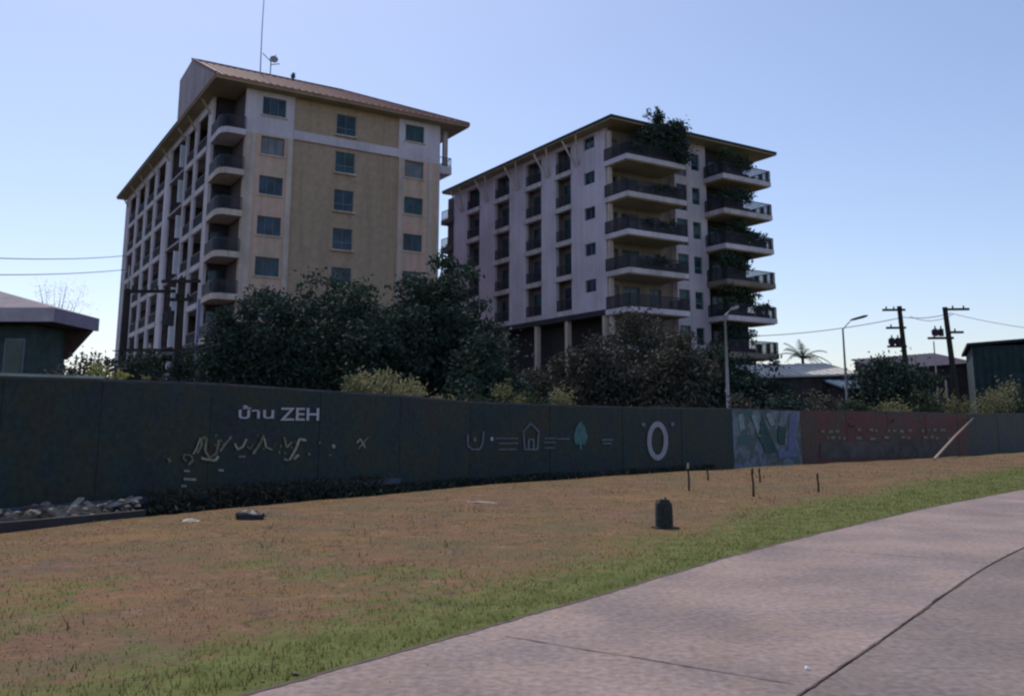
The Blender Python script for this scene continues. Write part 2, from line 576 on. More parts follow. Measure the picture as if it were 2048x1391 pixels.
# ------------------------------------------------------------ grass blades
def blades(name, n, region, hmin, hmax, wd, c, keep, label_seed=0):
    rs = np.random.RandomState(label_seed)
    x0, x1, y0, y1 = region
    # density falls with distance
    y = y0 * (y1 / y0) ** rs.rand(n * 4)
    x = x0 + (x1 - x0) * rs.rand(n * 4)
    vis = np.abs(x - (-.01 * y)) < .64 * y + .6
    q = np.stack([x, y], 1)[vis]
    dr = sdist(q, ROADS)
    de = sdist(q, EDGES)
    k = keep(q, dr, de, rs)
    q, dr, de = q[k][:n], dr[k][:n], de[k][:n]
    z = gheight(q, de, dr)
    n = len(q)
    h = (hmin + (hmax - hmin) * rs.rand(n)) * (.7 + .6 * vnoise(q[:, 0], q[:, 1], .5, 3))
    ang = rs.rand(n) * 6.283
    wv = np.stack([np.cos(ang), np.sin(ang)], 1) * (wd * (.6 + .8 * rs.rand(n)) * (1 + q[:, 1] / 12))[:, None] / 2
    lean = rs.randn(n, 2) * h[:, None] * .45
    V = np.zeros((n, 3, 3))
    V[:, 0, :2] = q - wv
    V[:, 1, :2] = q + wv
    V[:, 2, :2] = q + lean
    V[:, 0, 2] = V[:, 1, 2] = z - .01
    V[:, 2, 2] = z + h
    F = np.arange(n * 3).reshape(n, 3)
    tone = np.repeat(np.clip(rs.rand(n) * .7 + .5 * vnoise(q[:, 0], q[:, 1], .8, 4) - .1, 0, 1), 3)
    return fast_mesh(name, V.reshape(-1, 3), F, c, {'tone': tone})
M['bladeg'] = leafmat('green_blade', (0.11, 0.125, 0.035), (0.22, 0.235, 0.08), .5)
M['bladed'] = leafmat('dry_blade', (0.11, 0.075, 0.04), (0.29, 0.215, 0.12), .2)
def kg(q, dr, de, rs):
    return (dr > .01) & (de < .1) & (rs.rand(len(q)) < green_at(q, dr) ** 1.5)
def kd(q, dr, de, rs):
    return (dr > .3) & (de < .25) & (rs.rand(len(q)) > green_at(q, dr)) & (rs.rand(len(q)) < vnoise(q[:, 0], q[:, 1], .45, 14) * 1.3)
o = blades('green_grass', 110000, (-14, 30, 5.0, 46), .015, .042, .008, M['bladeg'], kg, 1)
tag(o, 'fresh green grass strip growing along the edge of the concrete road', 'grass', kind='stuff')
o = blades('dry_grass', 100000, (-14, 30, 5.0, 46), .008, .026, .007, M['bladed'], kd, 2)
tag(o, 'dry brown grass covering the bare verge between road and hoarding', 'grass', kind='stuff')

def kw(q, dr, de, rs):
    c = np.array([[2.19, 14.4], [-4.6, 15.4], [4.0, 22.2], [5.1, 20.3], [7.0, 21.9], [-1.0, 17.2]])
    near = np.min(np.hypot(q[:, None, 0] - c[None, :, 0], q[:, None, 1] - c[None, :, 1] * 1.0), 1) < .28
    return (dr > .25) & (de < .2) & (near | (vnoise(q[:, 0], q[:, 1], .33, 41) * vnoise(q[:, 0], q[:, 1], 2.4, 42) > .62) | (de > -.18) & (rs.rand(len(q)) < .5))
o = blades('weed_tufts', 9000, (-14, 30, 5.0, 46), .05, .13, .010, M['bladed'], kw, 9)
tag(o, 'scattered taller dry weed tufts on the verge and round its stakes', 'weeds', kind='stuff')

# ------------------------------------------------------------ foliage
def leaves(name, blobs, n, size, m, parent=None, seed=0, clumps=60, droop=0.0, spread=.12):
    rs = np.random.RandomState(seed)
    vol = np.array([b[3] * b[4] * b[5] for b in blobs])
    pr = vol / vol.sum()
    cl = []
    for _ in range(clumps):
        b = blobs[rs.choice(len(blobs), p=pr)]
        d = rs.randn(3)
        d /= np.linalg.norm(d)
        r = rs.rand() ** .38
        cl.append((*(np.array(b[:3]) + d * r * np.array(b[3:6])), .5 + rs.rand(), rs.rand(), min(b[3:6])))
    cl = np.array(cl)
    k = rs.choice(len(cl), n, p=cl[:, 3] / cl[:, 3].sum())
    base = cl[k]
    rad = base[:, 5:6] * spread * 2.0 * (.6 + .6 * base[:, 3:4])
    P = base[:, :3] + rs.randn(n, 3) * rad * np.array([1, 1, .75])
    P[:, 2] -= droop * rs.rand(n)
    P[:, 2] = np.maximum(P[:, 2], .02)
    a = rs.randn(n, 3)
    a /= np.linalg.norm(a, axis=1)[:, None]
    b_ = np.cross(a, rs.randn(n, 3))
    b_ /= np.linalg.norm(b_, axis=1)[:, None]
    s = size * (.6 + .8 * rs.rand(n))[:, None]
    V = np.stack([P - a * s, P - b_ * s * .45, P + a * s, P + b_ * s * .45], 1).reshape(-1, 3)
    F = np.arange(n * 4).reshape(n, 4)
    tone = np.repeat(np.clip(base[:, 4] * .7 + rs.rand(n) * .3 + (seed * 37 % 11) / 11 * .5 - .25, 0, 1), 4)
    return fast_mesh(name, V, F, m, {'tone': tone}, parent)

def tree(name, label, cat, px, Y, top_py, width, leafm, n=7000, size=.16, low=.12, group=None, seed=0, nb=6, slim=1.0):
    base = at(px, HOR, Y)
    top = at(px, top_py, Y).z
    root = empty(name, (base.x, base.y, 0), 0, label, cat, group)
    rs = random.Random(seed)
    w2 = width / 2
    mb = MB()
    th = top * .55
    mb.tube([(0, 0, -.1), (.08, 0, th * .4), (-.05, .1, th * .75), (.1, 0, th)], [.05 + top * .022, .04 + top * .018, .03 + top * .014, .06], 8)
    blobs = []
    for i in range(nb):
        a = i * 2.399 + rs.random()
        rr = w2 * .55 * math.sqrt((i + .5) / nb)
        h = top * (low + (.96 - low) * (rs.random() * .7 + (.3 if i % 2 else 0)))
        sz = w2 * rs.uniform(.45, .68)
        h = min(h, top - sz * .8 * slim)
        c = (math.cos(a) * rr, math.sin(a) * rr, h)
        blobs.append((*c, sz, sz, sz * .85 * slim))
        mb.tube([(0, 0, th * rs.uniform(.4, .85)), (c[0] * .5, c[1] * .5, (h + th) * .45), c], [.06, .045, .015], 5)
    sz = w2 * .55
    blobs.append((rs.uniform(-.2, .2) * w2, 0, top - sz * .8, sz, sz, sz * .8))
    blobs.append((0, 0, top * .45, w2 * .8, w2 * .8, top * .36))
    mb.build('trunk', M['bark'], root, True)
    leaves('crown', blobs, n, size, leafm, root, seed, clumps=90, spread=.13)
    return root

def shrub(name, label, cat, px, Y, top_py, width, leafm, n=1800, size=.09, seed=0, group=None, z0=0.0):
    base = at(px, HOR, Y)
    top = at(px, top_py, Y).z
    root = empty(name, (base.x, base.y, z0), 0, label, cat, group)
    rs = random.Random(seed)
    w2 = width / 2
    mb = MB()
    H = top - z0
    for i in range(6):
        a = rs.random() * 6.28
        r = rs.random() * w2 * .7
        mb.tube([(0, 0, 0), (math.cos(a) * r * .5, math.sin(a) * r * .5, H * .45), (math.cos(a) * r, math.sin(a) * r, H * rs.uniform(.75, 1.0))], [.04, .028, .01], 5)
    mb.build('stem', M['bark'], root, True)
    blobs = [(rs.uniform(-.5, .5) * w2, rs.uniform(-.4, .4) * w2, H * rs.uniform(.45, .85), w2 * .5, w2 * .5, H * .22) for _ in range(5)]
    blobs.append((0, 0, H * .4, w2 * .7, w2 * .7, H * .38))
    leaves('foliage', blobs, n, size, leafm, root, seed, clumps=46, spread=.16)
    return root

# ------------------------------------------------------------ building parts
def window(parent, axis, fx, a0, a1, z0, z1, glassm, cols=2, rows=1, out=-1, label=None):
    """window set in a wall; fx = plane of the frame's front, out = direction to outside along the normal axis"""
    P = (lambda a, f, z: (a, f, z)) if axis == 'x' else (lambda a, f, z: (f, a, z))
    t, dp = .07, .09
    g = .003
    f0, f1 = fx, fx - out * dp
    mb = MB()
    mb.box(P(a0 + g, f0, z0 + g), P(a0 + t, f1, z1 - g))
    mb.box(P(a1 - t, f0, z0 + g), P(a1 - g, f1, z1 - g))
    mb.box(P(a0 + t, f0, z0 + g), P(a1 - t, f1, z0 + t))
    mb.box(P(a0 + t, f0, z1 - t), P(a1 - t, f1, z1 - g))
    for i in range(1, cols):
        a = a0 + (a1 - a0) * i / cols
        mb.box(P(a - .03, f0 - out * .01, z0 + t), P(a + .03, f1, z1 - t))
    for j in range(1, rows):
        z = z0 + (z1 - z0) * (.36 if rows == 2 else j / rows)
        mb.box(P(a0 + t, f0 - out * .015, z - .04), P(a1 - t, f1, z + .04))
    fr = mb.build('window', M['frame'], parent)
    pm = MB().box(P(a0 + t * .5, fx - out * .05, z0 + t * .5), P(a1 - t * .5, fx - out * .065, z1 - t * .5))
    pm.build('pane', glassm, fr)
    return fr

def railing(mb, pts, z, h=1.0, gap=.12, th=.05):
    for a, b in zip(pts[:-1], pts[1:]):
        a, b = Vector(a), Vector(b)
        L_ = (b - a).length
        n = max(2, int(L_ / gap))
        mb.bar((a.x, a.y, z + h), (b.x, b.y, z + h), .06)
        mb.bar((a.x, a.y, z + .12), (b.x, b.y, z + .12), .04)
        for i in range(n + 1):
            p = a + (b - a) * i / n
            tt = .05 if i in (0, n) else th * .7
            mb.bar((p.x, p.y, z), (p.x, p.y, z + h), tt)

ANG = math.atan2(.5402, .8415)
rnd = random.Random(3)

def side_balcony(root, y0, y1, zf, ztop, depth, x0=.30, solid=.0):
    """recessed balcony in the x=0 wall: floor slab edge, railing, glazed door"""
    b = MB().box((-.06, y0 - .1, zf - .45), (-.003, y1 + .1, zf - .02)).box((.303, y0 - .3, zf - .3), (depth - .003, y1 + .3, zf - .05))
    bo = b.build('balcony', M['white'], root)
    r = MB()
    railing(r, [(.08, y0 + .03, 0), (.08, y1 - .03, 0)], zf, .95, .2)
    r.build('railing', M['rail'], bo)
    dm = MB().box((depth - .05, y0 + .3, zf), (depth - .004, y1 - .5, zf + 2.1))
    dm.build('door', rnd.choice([M['glass'], M['glassg'], M['glass']]), bo)
    return bo

# ============================================================ LEFT BUILDING
LB = empty('apartment_building', (-23.24, 66.99, 0), ANG,
           'left apartment block with mustard and pink walls under a red tiled gable roof', 'apartment building')
SP = 3.25
FL = [24.05 - SP * k for k in range(8)]           # floor levels
W_, D_, ZT = 18.9, 43.8, 27.75
# front wall in three bays
wl, wm, wr = [], [], []
for k in range(8):
    wc = 26.6 - SP * k
    wl.append((3.0, 4.9, wc - .78, wc + .72))
    wr.append((15.5, 17.3, wc - .78, wc + .72))
    wm.append((9.25, 10.95, wc - 1.3, wc + .5))
def split_wall(x0, x1, holes, mlo, mhi, f0=0.0, f1=.3, zs=24.2):
    a = MB(); wall_grid(a, 'x', f0, f1, x0, x1, 0, zs, [h for h in holes if h[3] < zs + .2])
    a.build('wall', mlo, LB)
    b = MB(); wall_grid(b, 'x', f0, f1, x0, x1, zs, ZT, [h for h in holes if h[2] > zs - .2])
    b.build('wall', mhi, LB)
split_wall(1.7, 5.6, wl, M['pink'], M['lav'])
split_wall(14.9, W_, wr, M['pink'], M['lav'])
mwm = MB()
wall_grid(mwm, 'x', .14, .44, 5.603, 14.897, 0, ZT, wm)
mwm.build('wall', M['must'], LB)
MB().box((5.603, -.05, 24.2), (14.897, .137, 24.95)).build('string_course', M['lav'], LB)
for x0, x1 in ((1.75, 2.55), (5.1, 5.57), (14.93, 15.3), (17.75, 18.15), (18.6, 18.87)):
    MB().box((x0, -.06, 0), (x1, -.003, 24.17)).build('pilaster', M['cream'], LB)
for k in range(8):
    for hs, gm, (c_, r_) in ((wl, M['glass'], (3, 1)), (wr, M['glassg'], (2, 1)), (wm, M['glass'], (2, 2))):
        h = hs[k]
        fr = window(LB, 'x', .12 if hs is not wm else .24, *h, (M['curtain'] if rnd.random() < .12 else rnd.choice([M['glass'], M['glassg'], gm])), c_, r_)
        MB().box((h[0] - .12, -.10, h[2] - .12), (h[1] + .12, (-.003 if hs is not wm else .137), h[2] - .003)).build('sill', M['cream'], fr)
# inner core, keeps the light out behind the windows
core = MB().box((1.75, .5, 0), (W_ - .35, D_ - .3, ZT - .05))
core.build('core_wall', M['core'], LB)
# far side walls
e = MB(); wall_grid(e, 'y', W_ - .3, W_, .3, D_, 0, ZT, []); e.build('wall', M['lav'], LB)
e = MB(); wall_grid(e, 'x', D_ - .3, D_, .3, W_ - .3, 0, ZT, []); e.build('wall', M['lav'], LB)
# side wall x 0 .. 0.3 with the balcony openings
bays = [(5.0, 8.5), (9.5, 12.4), (21.6, 25.4), (26.8, 30.6), (32.0, 35.8), (37.2, 41.2)]
holes = []
for (a, b) in bays:
    for k in range(8):
        holes.append((a, b, FL[k], FL[k] + (2.75 if k else 2.9)))
holes += [(13.0, 19.0, 6.0, ZT - .6)]
sw = MB()
wall_grid(sw, 'y', 0, .16, 3.4, D_, 7.5, ZT, holes)
sw.build('wall', M['lav'], LB)
sw = MB()
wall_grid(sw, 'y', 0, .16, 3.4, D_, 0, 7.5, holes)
sw.build('wall', M['shadetrim'], LB)  # shadow on the lower storeys is put into this darker wall colour
for a, b in bays:
    for k in range(8): side_balcony(LB, a, b, FL[k], FL[k] + 2.75, 1.75)
for a, b in ((3.42, 4.6), (8.7, 9.3), (12.5, 12.9), (19.3, 20.3), (25.7, 26.5), (30.9, 31.7), (36.1, 36.9), (41.5, 42.4), (43.0, 43.78)):
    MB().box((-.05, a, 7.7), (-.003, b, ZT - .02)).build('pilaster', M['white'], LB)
    MB().box((-.05, a + .02, 0), (-.003, b - .02, 7.3)).build('pilaster', M['shadetrim'], LB)
# stair core: recessed blue glazing and white panels standing in for reflected sky at each landing
sm = MB()
wall_grid(sm, 'y', .9, 1.1, 13.0, 19.0, 0, ZT, [(15.2, 18.2, FL[k] + .4, FL[k] + 2.5) for k in range(7)])
sm.build('stair_wall', M['shadetrim'], LB)
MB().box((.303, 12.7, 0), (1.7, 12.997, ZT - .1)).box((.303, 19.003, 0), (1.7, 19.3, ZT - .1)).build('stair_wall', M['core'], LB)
for k in range(7):
    window(LB, 'y', .98, 15.2, 18.2, FL[k] + .4, FL[k] + 2.5, M['glass'], 2, 2)
    lf = MB().box((-.30, 13.7, FL[k] + .25), (.85, 13.8, FL[k] + 2.3)).build('sky_panel', M['skywhite'], LB)
    MB().box((-.1, 13.05, FL[k] - .25), (.85, 18.95, FL[k] - .05)).build('landing', M['greywall'], LB)
# corner balconies
for k in range(8):
    zf = FL[k]
    poly = [(-.12, 3.38), (-.20, .6), (-.12, -.05), (.25, -.42), (1.69, -.42), (1.69, 3.38)]
    s = MB().prism(poly, zf - .30, zf + .16).build('balcony', M['lav'] if k == 0 else M['cream'], LB)
    r = MB()
    railing(r, [(-.08, 3.3, 0), (-.14, .6, 0), (-.05, .0, 0), (.28, -.34, 0), (1.65, -.34, 0)], zf + .16, 1.0, .10)
    r.build('railing', M['rail'], s)
    MB().box((.3, 3.30, zf + .3), (1.4, 3.37, zf + 2.4)).build('door', M['glass'], s)
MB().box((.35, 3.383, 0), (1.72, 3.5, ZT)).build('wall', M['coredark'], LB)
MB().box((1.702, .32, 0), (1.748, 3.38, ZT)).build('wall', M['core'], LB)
# east end balconies
for k in (0,):
    zf = FL[k]
    s = MB().box((W_ + .003, .6, zf - .45), (W_ + 1.5, 4.5, zf + .25)).build('balcony', M['lav'], LB)
    r = MB(); railing(r, [(W_ + .1, .65, 0), (W_ + 1.45, .65, 0), (W_ + 1.45, 4.4, 0)], zf + .25, .8, .2)
    r.build('railing', M['rail'], s)
    MB().box((W_ + .9, 1.0, zf + .25), (W_ + 1.3, 1.35, ZT)).build('column', M['white'], LB)
# roof: eaves slab, front slope, gable
x0, x1, y0, y1 = -1.0, 21.3, -1.0, D_ + .9
MB().box((x0, y0, 27.76), (x1, y1, 27.9)).build('soffit', M['soffit'], LB)
MB().box((x0 - .05, y0 - .05, 27.903), (x1 + .05, 12.3, 28.08)).build('fascia', M['fascia'], LB)
MB().box((x0 - .05, 12.303, 27.903), (x1 + .05, y1 + .05, 28.08)).build('fascia', M['darkroof'], LB)
ry, rz, rb, rbz = 7.8, 32.25, 12.6, 31.9
sl_ = MB()
A, B = (x0, y0, 28.083), (x1, y0, 28.083)
Cc, Dd = (x0, ry, rz), (x1 - 8.8, ry, rz)
sl_.add([A, B, Dd, Cc], [(0, 1, 2, 3)])
sl_.add([B, (x1, rb, 28.083), (x1 - 8.8, rb, rbz), Dd], [(0, 1, 2, 3)])
sl_.add([Cc, Dd, (x1 - 8.8, rb, rbz), (x0, rb, rbz)], [(0, 1, 2, 3)])
rf = sl_.build('roof', M['rooftile'], LB)
tl = MB()
for i in range(38):                                 # tile rolls running up the slope
    x = x0 + .3 + i * .58
    s_ = min(1.0, (x1 - x) / 8.8)
    tl.bar((x, y0, 28.12), (x, y0 + 8.8 * s_, 28.12 + (rz - 28.08) * s_), .09, .07)
tl.bar((x1, y0, 28.13), (x1 - 8.8, ry, rz + .05), .22, .14)
tl.bar((x0, ry, rz + .05), (x1 - 8.8, ry, rz + .05), .22, .14)
tl.bar((x0 - .02, y0, 28.14), (x0 - .02, ry, rz + .06), .14, .2)
tl.build('ridge_tile', M['rooftile'], rf)
gm_ = MB()
gm_.add([(x0 + .02, y0 + .1, 28.083), (x0 + .02, rb, 28.083), (x0 + .02, rb, rbz - .02), (x0 + .02, ry, rz - .02)], [(0, 3, 2, 1)])
gm_.add([(x0 + .02, rb + .0, 28.083), (x1 - .2, rb, 28.083), (x1 - 8.9, rb, rbz - .02), (x0 + .02, rb, rbz - .02)], [(0, 3, 2, 1)])
gm_.build('gable', M['greywall'], LB)
rr = MB()                                           # low roof over the rear wing
ym = (12.7 + y1) / 2
rr.add([(x0, 12.7, 28.083), (x1, 12.7, 28.083), (x1, y1, 28.083), (x0, y1, 28.083), (x1 / 2, 20, 30.6), (x1 / 2, y1 - 9, 30.6)],
       [(0, 1, 4), (1, 2, 5, 4), (2, 3, 5), (3, 0, 4, 5)])
rr.build('roof', M['darkroof'], LB)
def brackets(root, ys, zt, zb, xo, m):
    for y, dy in ys:
        MB().bar((-.06, y, zb), (xo, y + dy, zt), .12, .16).build('roof_bracket', m, root)
brackets(LB, [(y, .3) for y in (4.0, 9.0, 12.7, 19.8, 26.1, 31.3, 36.5, 42.0)], 27.74, 26.4, -.8, M['soffit'])
# drainpipe, and a band in the lower storeys' painted-in shadow tone
MB().box((-.10, 3.5, 0), (-.054, 4.3, 11.2)).build('drainpipe', M['bluecol'], LB)
MB().box((-.5, 3.5, 7.3), (-.33, D_, 7.7)).build('string_course', M['shadetrim'], LB)

# rooftop mast and aerials
def thing_mb(name, mb, m, label, cat, loc=(0, 0, 0), group=None, smooth=False):
    o = mb.build(name, m, None, smooth)
    o.location = loc
    return tag(o, label, cat, group)
p = at(521, 140, 76)
ma = empty('radio_mast', (p.x, p.y, 31.2), 0, 'tall thin radio mast standing on the red roof of the left block', 'mast')
MB().tube([(0, 0, 0), (-.05, 0, 5), (.0, 0, 10.5)], [.06, .045, .03], 6).build('pole', M['galv'], ma)
MB().box((-.25, -.25, -.6), (.25, .25, .05)).build('base', M['greywall'], ma)
p = at(541, 140, 78)
dsh = empty('satellite_dish', (p.x, p.y, p.z), R(20), 'small dark roof aerial with a tilted dish beside the tall mast', 'aerial')
mb = MB(); mb.tube([(0, 0, -.4), (0, 0, .9)], .05); mb.bar((0, 0, .8), (-.75, 0, 1.5), .06); mb.bar((0, 0, .5), (.8, 0, .7), .06); mb.bar((.0, 0, .8), (.45, .1, 1.6), .05)
mb.build('bracket', M['rail'], dsh)
mb = MB()
rings = []
for j in range(4):
    rr_ = .13 * j
    rings += [(math.cos(a * .785) * rr_ + .25, -.12 - .35 * rr_ ** 2 + .25 * math.sin(a * .785) * rr_, 1.0 + math.sin(a * .785) * rr_) for a in range(8)]
mb.add(rings, [(j * 8 + a, j * 8 + (a + 1) % 8, (j + 1) * 8 + (a + 1) % 8, (j + 1) * 8 + a) for j in range(3) for a in range(8)])
mb.build('dish', M['greywall'], dsh)
p = at(586, 160, 79)
mb = MB(); mb.tube([(0, 0, -.5), (0, 0, .7)], .1); mb.box((-.18, -.1, .2), (.18, .1, .5)); mb.tube([(-.25, 0, .5), (.25, 0, .62)], .03)
thing_mb('roof_vent', mb, M['rail'], 'stubby dark roof vent right of the mast on the left block', 'vent', (p.x, p.y, p.z))

# ============================================================ RIGHT BUILDING
RB = empty('apartment_building', (6.84, 71.64, 0), ANG,
           'pale lavender apartment block on the right with wraparound planted balconies and dark flat eaves', 'apartment building')
RW, RD, RZ = 15.9, 26.2, 25.75
SR = 3.06
FR = [22.6 - SR * k for k in range(8)]
rb_bays = [(4.9, 7.2), (9.5, 12.1), (15.0, 17.7), (20.7, 23.3)]
ZB = 10.55
holes = []
for a, b in rb_bays:
    for k in range(4): holes.append((a, b, FR[k] + .9 - .2 , FR[k] + 2.95 + .2))
holes = [(a, b, FR[k] + .72, FR[k] + 3.2 - .02) for a, b in rb_bays for k in range(-1 + 1, 4)]
swin = [(1.5, 3.1, FR[k] + 1.9, FR[k] + 3.05) for k in range(4)]
# openings: k-th storey floor at zo[k]
ZO = [23.05 - SR * k for k in range(5)]
holes = []
for a, b in rb_bays:
    for k in range(5):
        z = ZO[k]
        holes.append((a, b, z + .22, min(z + 2.85, RZ - .25)) if k else (a, b, z + .22, RZ - .35))
holes = [h for h in holes if h[2] > ZB]
swin = [(1.5, 3.0, 24.45 - SR * k, 25.5 - SR * k) for k in range(5)]
sw = MB()
wall_grid(sw, 'y', 0, .3, 0.0, RD, ZB, RZ, holes + swin)
sw.build('wall', M['lav'], RB)
for a, b in rb_bays:
    for k in range(5):
        z = ZO[k] + .22
        if z < ZB: continue
        s = MB().box((-.14, a - .15, z - .45), (-.003, b + .15, z - .02)).box((.303, a - .3, z - .3), (.797, b + .3, z - .05)).build('balcony', M['white'], RB)
        r = MB(); railing(r, [(.05, a + .03, 0), (.05, b - .03, 0)], z, .95, .18); r.build('railing', M['rail'], s)
        MB().box((.74, a + .2, z), (.797, b - .3, z + 2.1)).build('door', rnd.choice([M['glass'], M['glassg'], M['glassg']]), s)
for h in swin:
    fr = window(RB, 'y', .14, *h, M['glass'], 2, 1)
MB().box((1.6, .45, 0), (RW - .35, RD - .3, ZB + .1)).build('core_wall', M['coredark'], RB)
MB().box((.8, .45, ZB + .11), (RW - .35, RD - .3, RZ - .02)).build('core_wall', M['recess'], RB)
for a, b in rb_bays:                                  # fins behind the openings
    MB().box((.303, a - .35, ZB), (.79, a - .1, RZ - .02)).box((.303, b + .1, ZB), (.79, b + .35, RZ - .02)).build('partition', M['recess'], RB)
# slab over the columns, and the tall columns
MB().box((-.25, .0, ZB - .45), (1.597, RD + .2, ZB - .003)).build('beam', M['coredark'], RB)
for i, y in enumerate((5.6, 10.3, 15.8, 21.3, 25.8, .4)):
    MB().box((-.12, y - .2, 0), (.28, y + .2, ZB - .453)).build('column', M['cream'], RB)
# front wall (y = 0 plane, and the window tower stepping out)
fh = [(.45, 1.2, FR[k] + .2, FR[k] + 2.2) for k in range(8)] + [(1.6, 3.4, FR[k], FR[k] + 2.2) for k in range(8)] + [(4.4, 5.7, FR[k] + .3, FR[k] + 2.2) for k in range(8)]
fw = MB()
wall_grid(fw, 'x', 0, .3, .303, 7.0, 0, RZ, fh)
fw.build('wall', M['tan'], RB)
th_ = [(7.15, 8.4, FR[k] + .05, FR[k] + 2.35) for k in range(8)] + [(9.0, 9.95, FR[k] + .75, FR[k] + 2.25) for k in range(8)]
tw = MB()
wall_grid(tw, 'x', -.6, -.3, 7.003, 10.7, 0, RZ, th_)
tw.build('wall', M['lav'], RB)
MB().box((7.003, -.297, 0), (7.1, -.003, RZ)).box((10.4, -.297, 0), (10.7, .0, RZ)).build('wall', M['lav'], RB)
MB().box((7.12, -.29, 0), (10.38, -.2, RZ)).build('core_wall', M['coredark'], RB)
fh2 = [(11.6, 13.2, FR[k], FR[k] + 2.2) for k in range(8)] + [(14.0, 15.0, FR[k] + .5, FR[k] + 2.2) for k in range(8)]
fw = MB()
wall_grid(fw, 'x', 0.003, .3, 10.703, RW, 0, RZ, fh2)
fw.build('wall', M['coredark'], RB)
for hs, y, (c_, r_), gm in ((fh, .14, (2, 1), M['glassg']), (th_, -.48, (1, 2), M['glassg']), (fh2, .14, (2, 1), M['glass'])):
    for h in hs: window(RB, 'x', y, *h, M['curtain'] if rnd.random() < .15 else (gm if rnd.random() < .6 else M['glass']), c_, r_)
e = MB(); wall_grid(e, 'y', RW - .3, RW, .3, RD, 0, RZ, []); e.build('wall', M['lav'], RB)
e = MB(); wall_grid(e, 'x', RD - .3, RD, .3, RW - .3, ZB, RZ, []); e.build('wall', M['lav'], RB)
# wraparound balconies
YB = -3.05
for k in range(8):
    zf = FR[k]
    mt = M['lav'] if k % 2 == 0 else M['white']
    mr_ = M['tan'] if k in (3, 5, 6) else mt
    if k < 7:
        s = MB().box((-.25, YB, zf - .30), (6.05, -.003, zf + .12)).build('balcony', mt, RB)
        MB().box((-.1, YB + .15, zf - .38), (5.9, -.1, zf - .303)).build('soffit', M['soffit'], s)
        r = MB(); railing(r, [(-.2, -.1, 0), (-.2, YB + .06, 0), (6.0, YB + .06, 0), (6.0, -.7, 0)], zf + .12, 1.0, .10); r.build('railing', M['rail'], s)
        MB().box((-.1, -.6, zf + .12), (.2, -.3, zf + SR - .385)).build('column', M['cream'], s)
    s = MB().box((10.35, YB, zf - .30), (16.25, -.003, zf + .12)).build('balcony', mr_, RB)
    MB().box((10.5, YB + .15, zf - .38), (16.1, -.1, zf - .303)).build('soffit', M['soffit'], s)
    r = MB(); railing(r, [(10.4, -.7, 0), (10.4, YB + .06, 0), (16.2, YB + .06, 0), (16.2, 0, 0)], zf + .12, 1.0, .10); r.build('railing', M['rail'], s)
# rear-left end balconies
for k in range(7):
    zf = 23.15 - SR * k
    s = MB().box((-.2, RD + .003, zf - .4), (3.5, RD + 2.6, zf + .1)).build('balcony', M['white'] if k == 3 else M['core'], RB)
    r = MB(); railing(r, [(-.15, RD + .1, 0), (-.15, RD + 2.5, 0)], zf + .1, .95, .17); r.build('railing', M['rail'], s)
MB().box((.6, RD + .003, 4), (3.4, RD + 2.5, RZ - .01)).build('core_wall', M['core'], RB)
MB().box((-1.0, -2.1, RZ), (18.2, 27.0, RZ + .1)).build('soffit', M['soffit'], RB)
MB().box((-1.05, -2.15, RZ + .103), (18.25, 27.05, RZ + .33)).build('fascia', M['darkroof'], RB)
mb = MB(); mb.add([(-1, -2.1, 26.083), (18.2, -2.1, 26.083), (18.2, 27, 26.083), (-1, 27, 26.083), (8.6, 6, 27.9), (8.6, 19, 27.9)], [(0, 1, 4), (1, 2, 5, 4), (2, 3, 5), (3, 0, 4, 5)])
mb.build('roof', M['darkroof'], RB)
brackets(RB, [(y + s * .2, s * .8) for y in (3.9, 8.4, 13.5, 19.2, 24.4) for s in (-1, 1)], RZ - .03, 23.4, -.9, M['cream'])
p = at(1130, 262, 84)
mb = MB(); mb.tube([(0, 0, 0), (0, 0, 2.3)], .04); mb.bar((-.5, 0, 1.7), (.5, 0, 1.7), .04); mb.bar((-.3, 0, 1.3), (.3, 0, 1.3), .04)
thing_mb('roof_aerial', mb, M['galv'], 'thin pale television aerial on the roof of the right block', 'aerial', (p.x, p.y, 26.4))

# balcony plants: placed in the right block's frame
RM = Matrix.Translation((6.84, 71.64, 0)) @ Matrix.Rotation(ANG, 4, 'Z')
def planting(name, label, cat, lx, ly, z, w_, h_, n, leafm, seed, group='plants growing on the right block balconies', deep=1.0, up=1.0):
    p = RM @ Vector((lx, ly, z))
    root = empty(name, p, ANG, label, cat, group)
    MB().box((-w_ * .45, -.2, .0), (w_ * .45, .2, .38)).build('planter', M['shadetrim'], root)
    rs = random.Random(seed)
    blobs = [(rs.uniform(-.42, .42) * w_, rs.uniform(-.2, .3) * deep, .3 + h_ * rs.uniform(.2, .75), w_ * .22, .45 * deep, h_ * .27) for _ in range(7)]
    # arrays keep world-z clamp harmless: local z stays above the planter
    leaves('foliage', blobs, n, .13, leafm, root, seed, clumps=50, spread=.2)
    return root
FZ = lambda k: FR[k] + .13
planting('roof_garden', 'big dark green bush spilling over the top balcony up past the roof edge', 'balcony plant', 4.1, -2.6, FZ(0), 4.2, 3.3, 9000, M['leafd'], 1, deep=1.6)
planting('balcony_tree', 'small leafy tree rising above the eaves from the top balcony bush', 'balcony plant', 3.4, -2.5, FZ(0) + 2.2, 1.5, 2.4, 900, M['leafd'], 2)
planting('balcony_tree', 'pale little shrub peeping over the roof right of the big top balcony bush', 'balcony plant', 6.6, -2.4, FZ(0) + 2.0, 1.0, 1.0, 350, M['leafp'], 3)
planting('planter_shrub', 'low dark shrub at the left end of the top corner balcony', 'balcony plant', .9, -2.6, FZ(0), 1.5, 1.4, 900, M['leafd'], 4)
names = ['topmost', 'second from the top', 'third from the top', 'fourth from the top', 'fifth from the top', 'sixth from the top', 'seventh from the top']
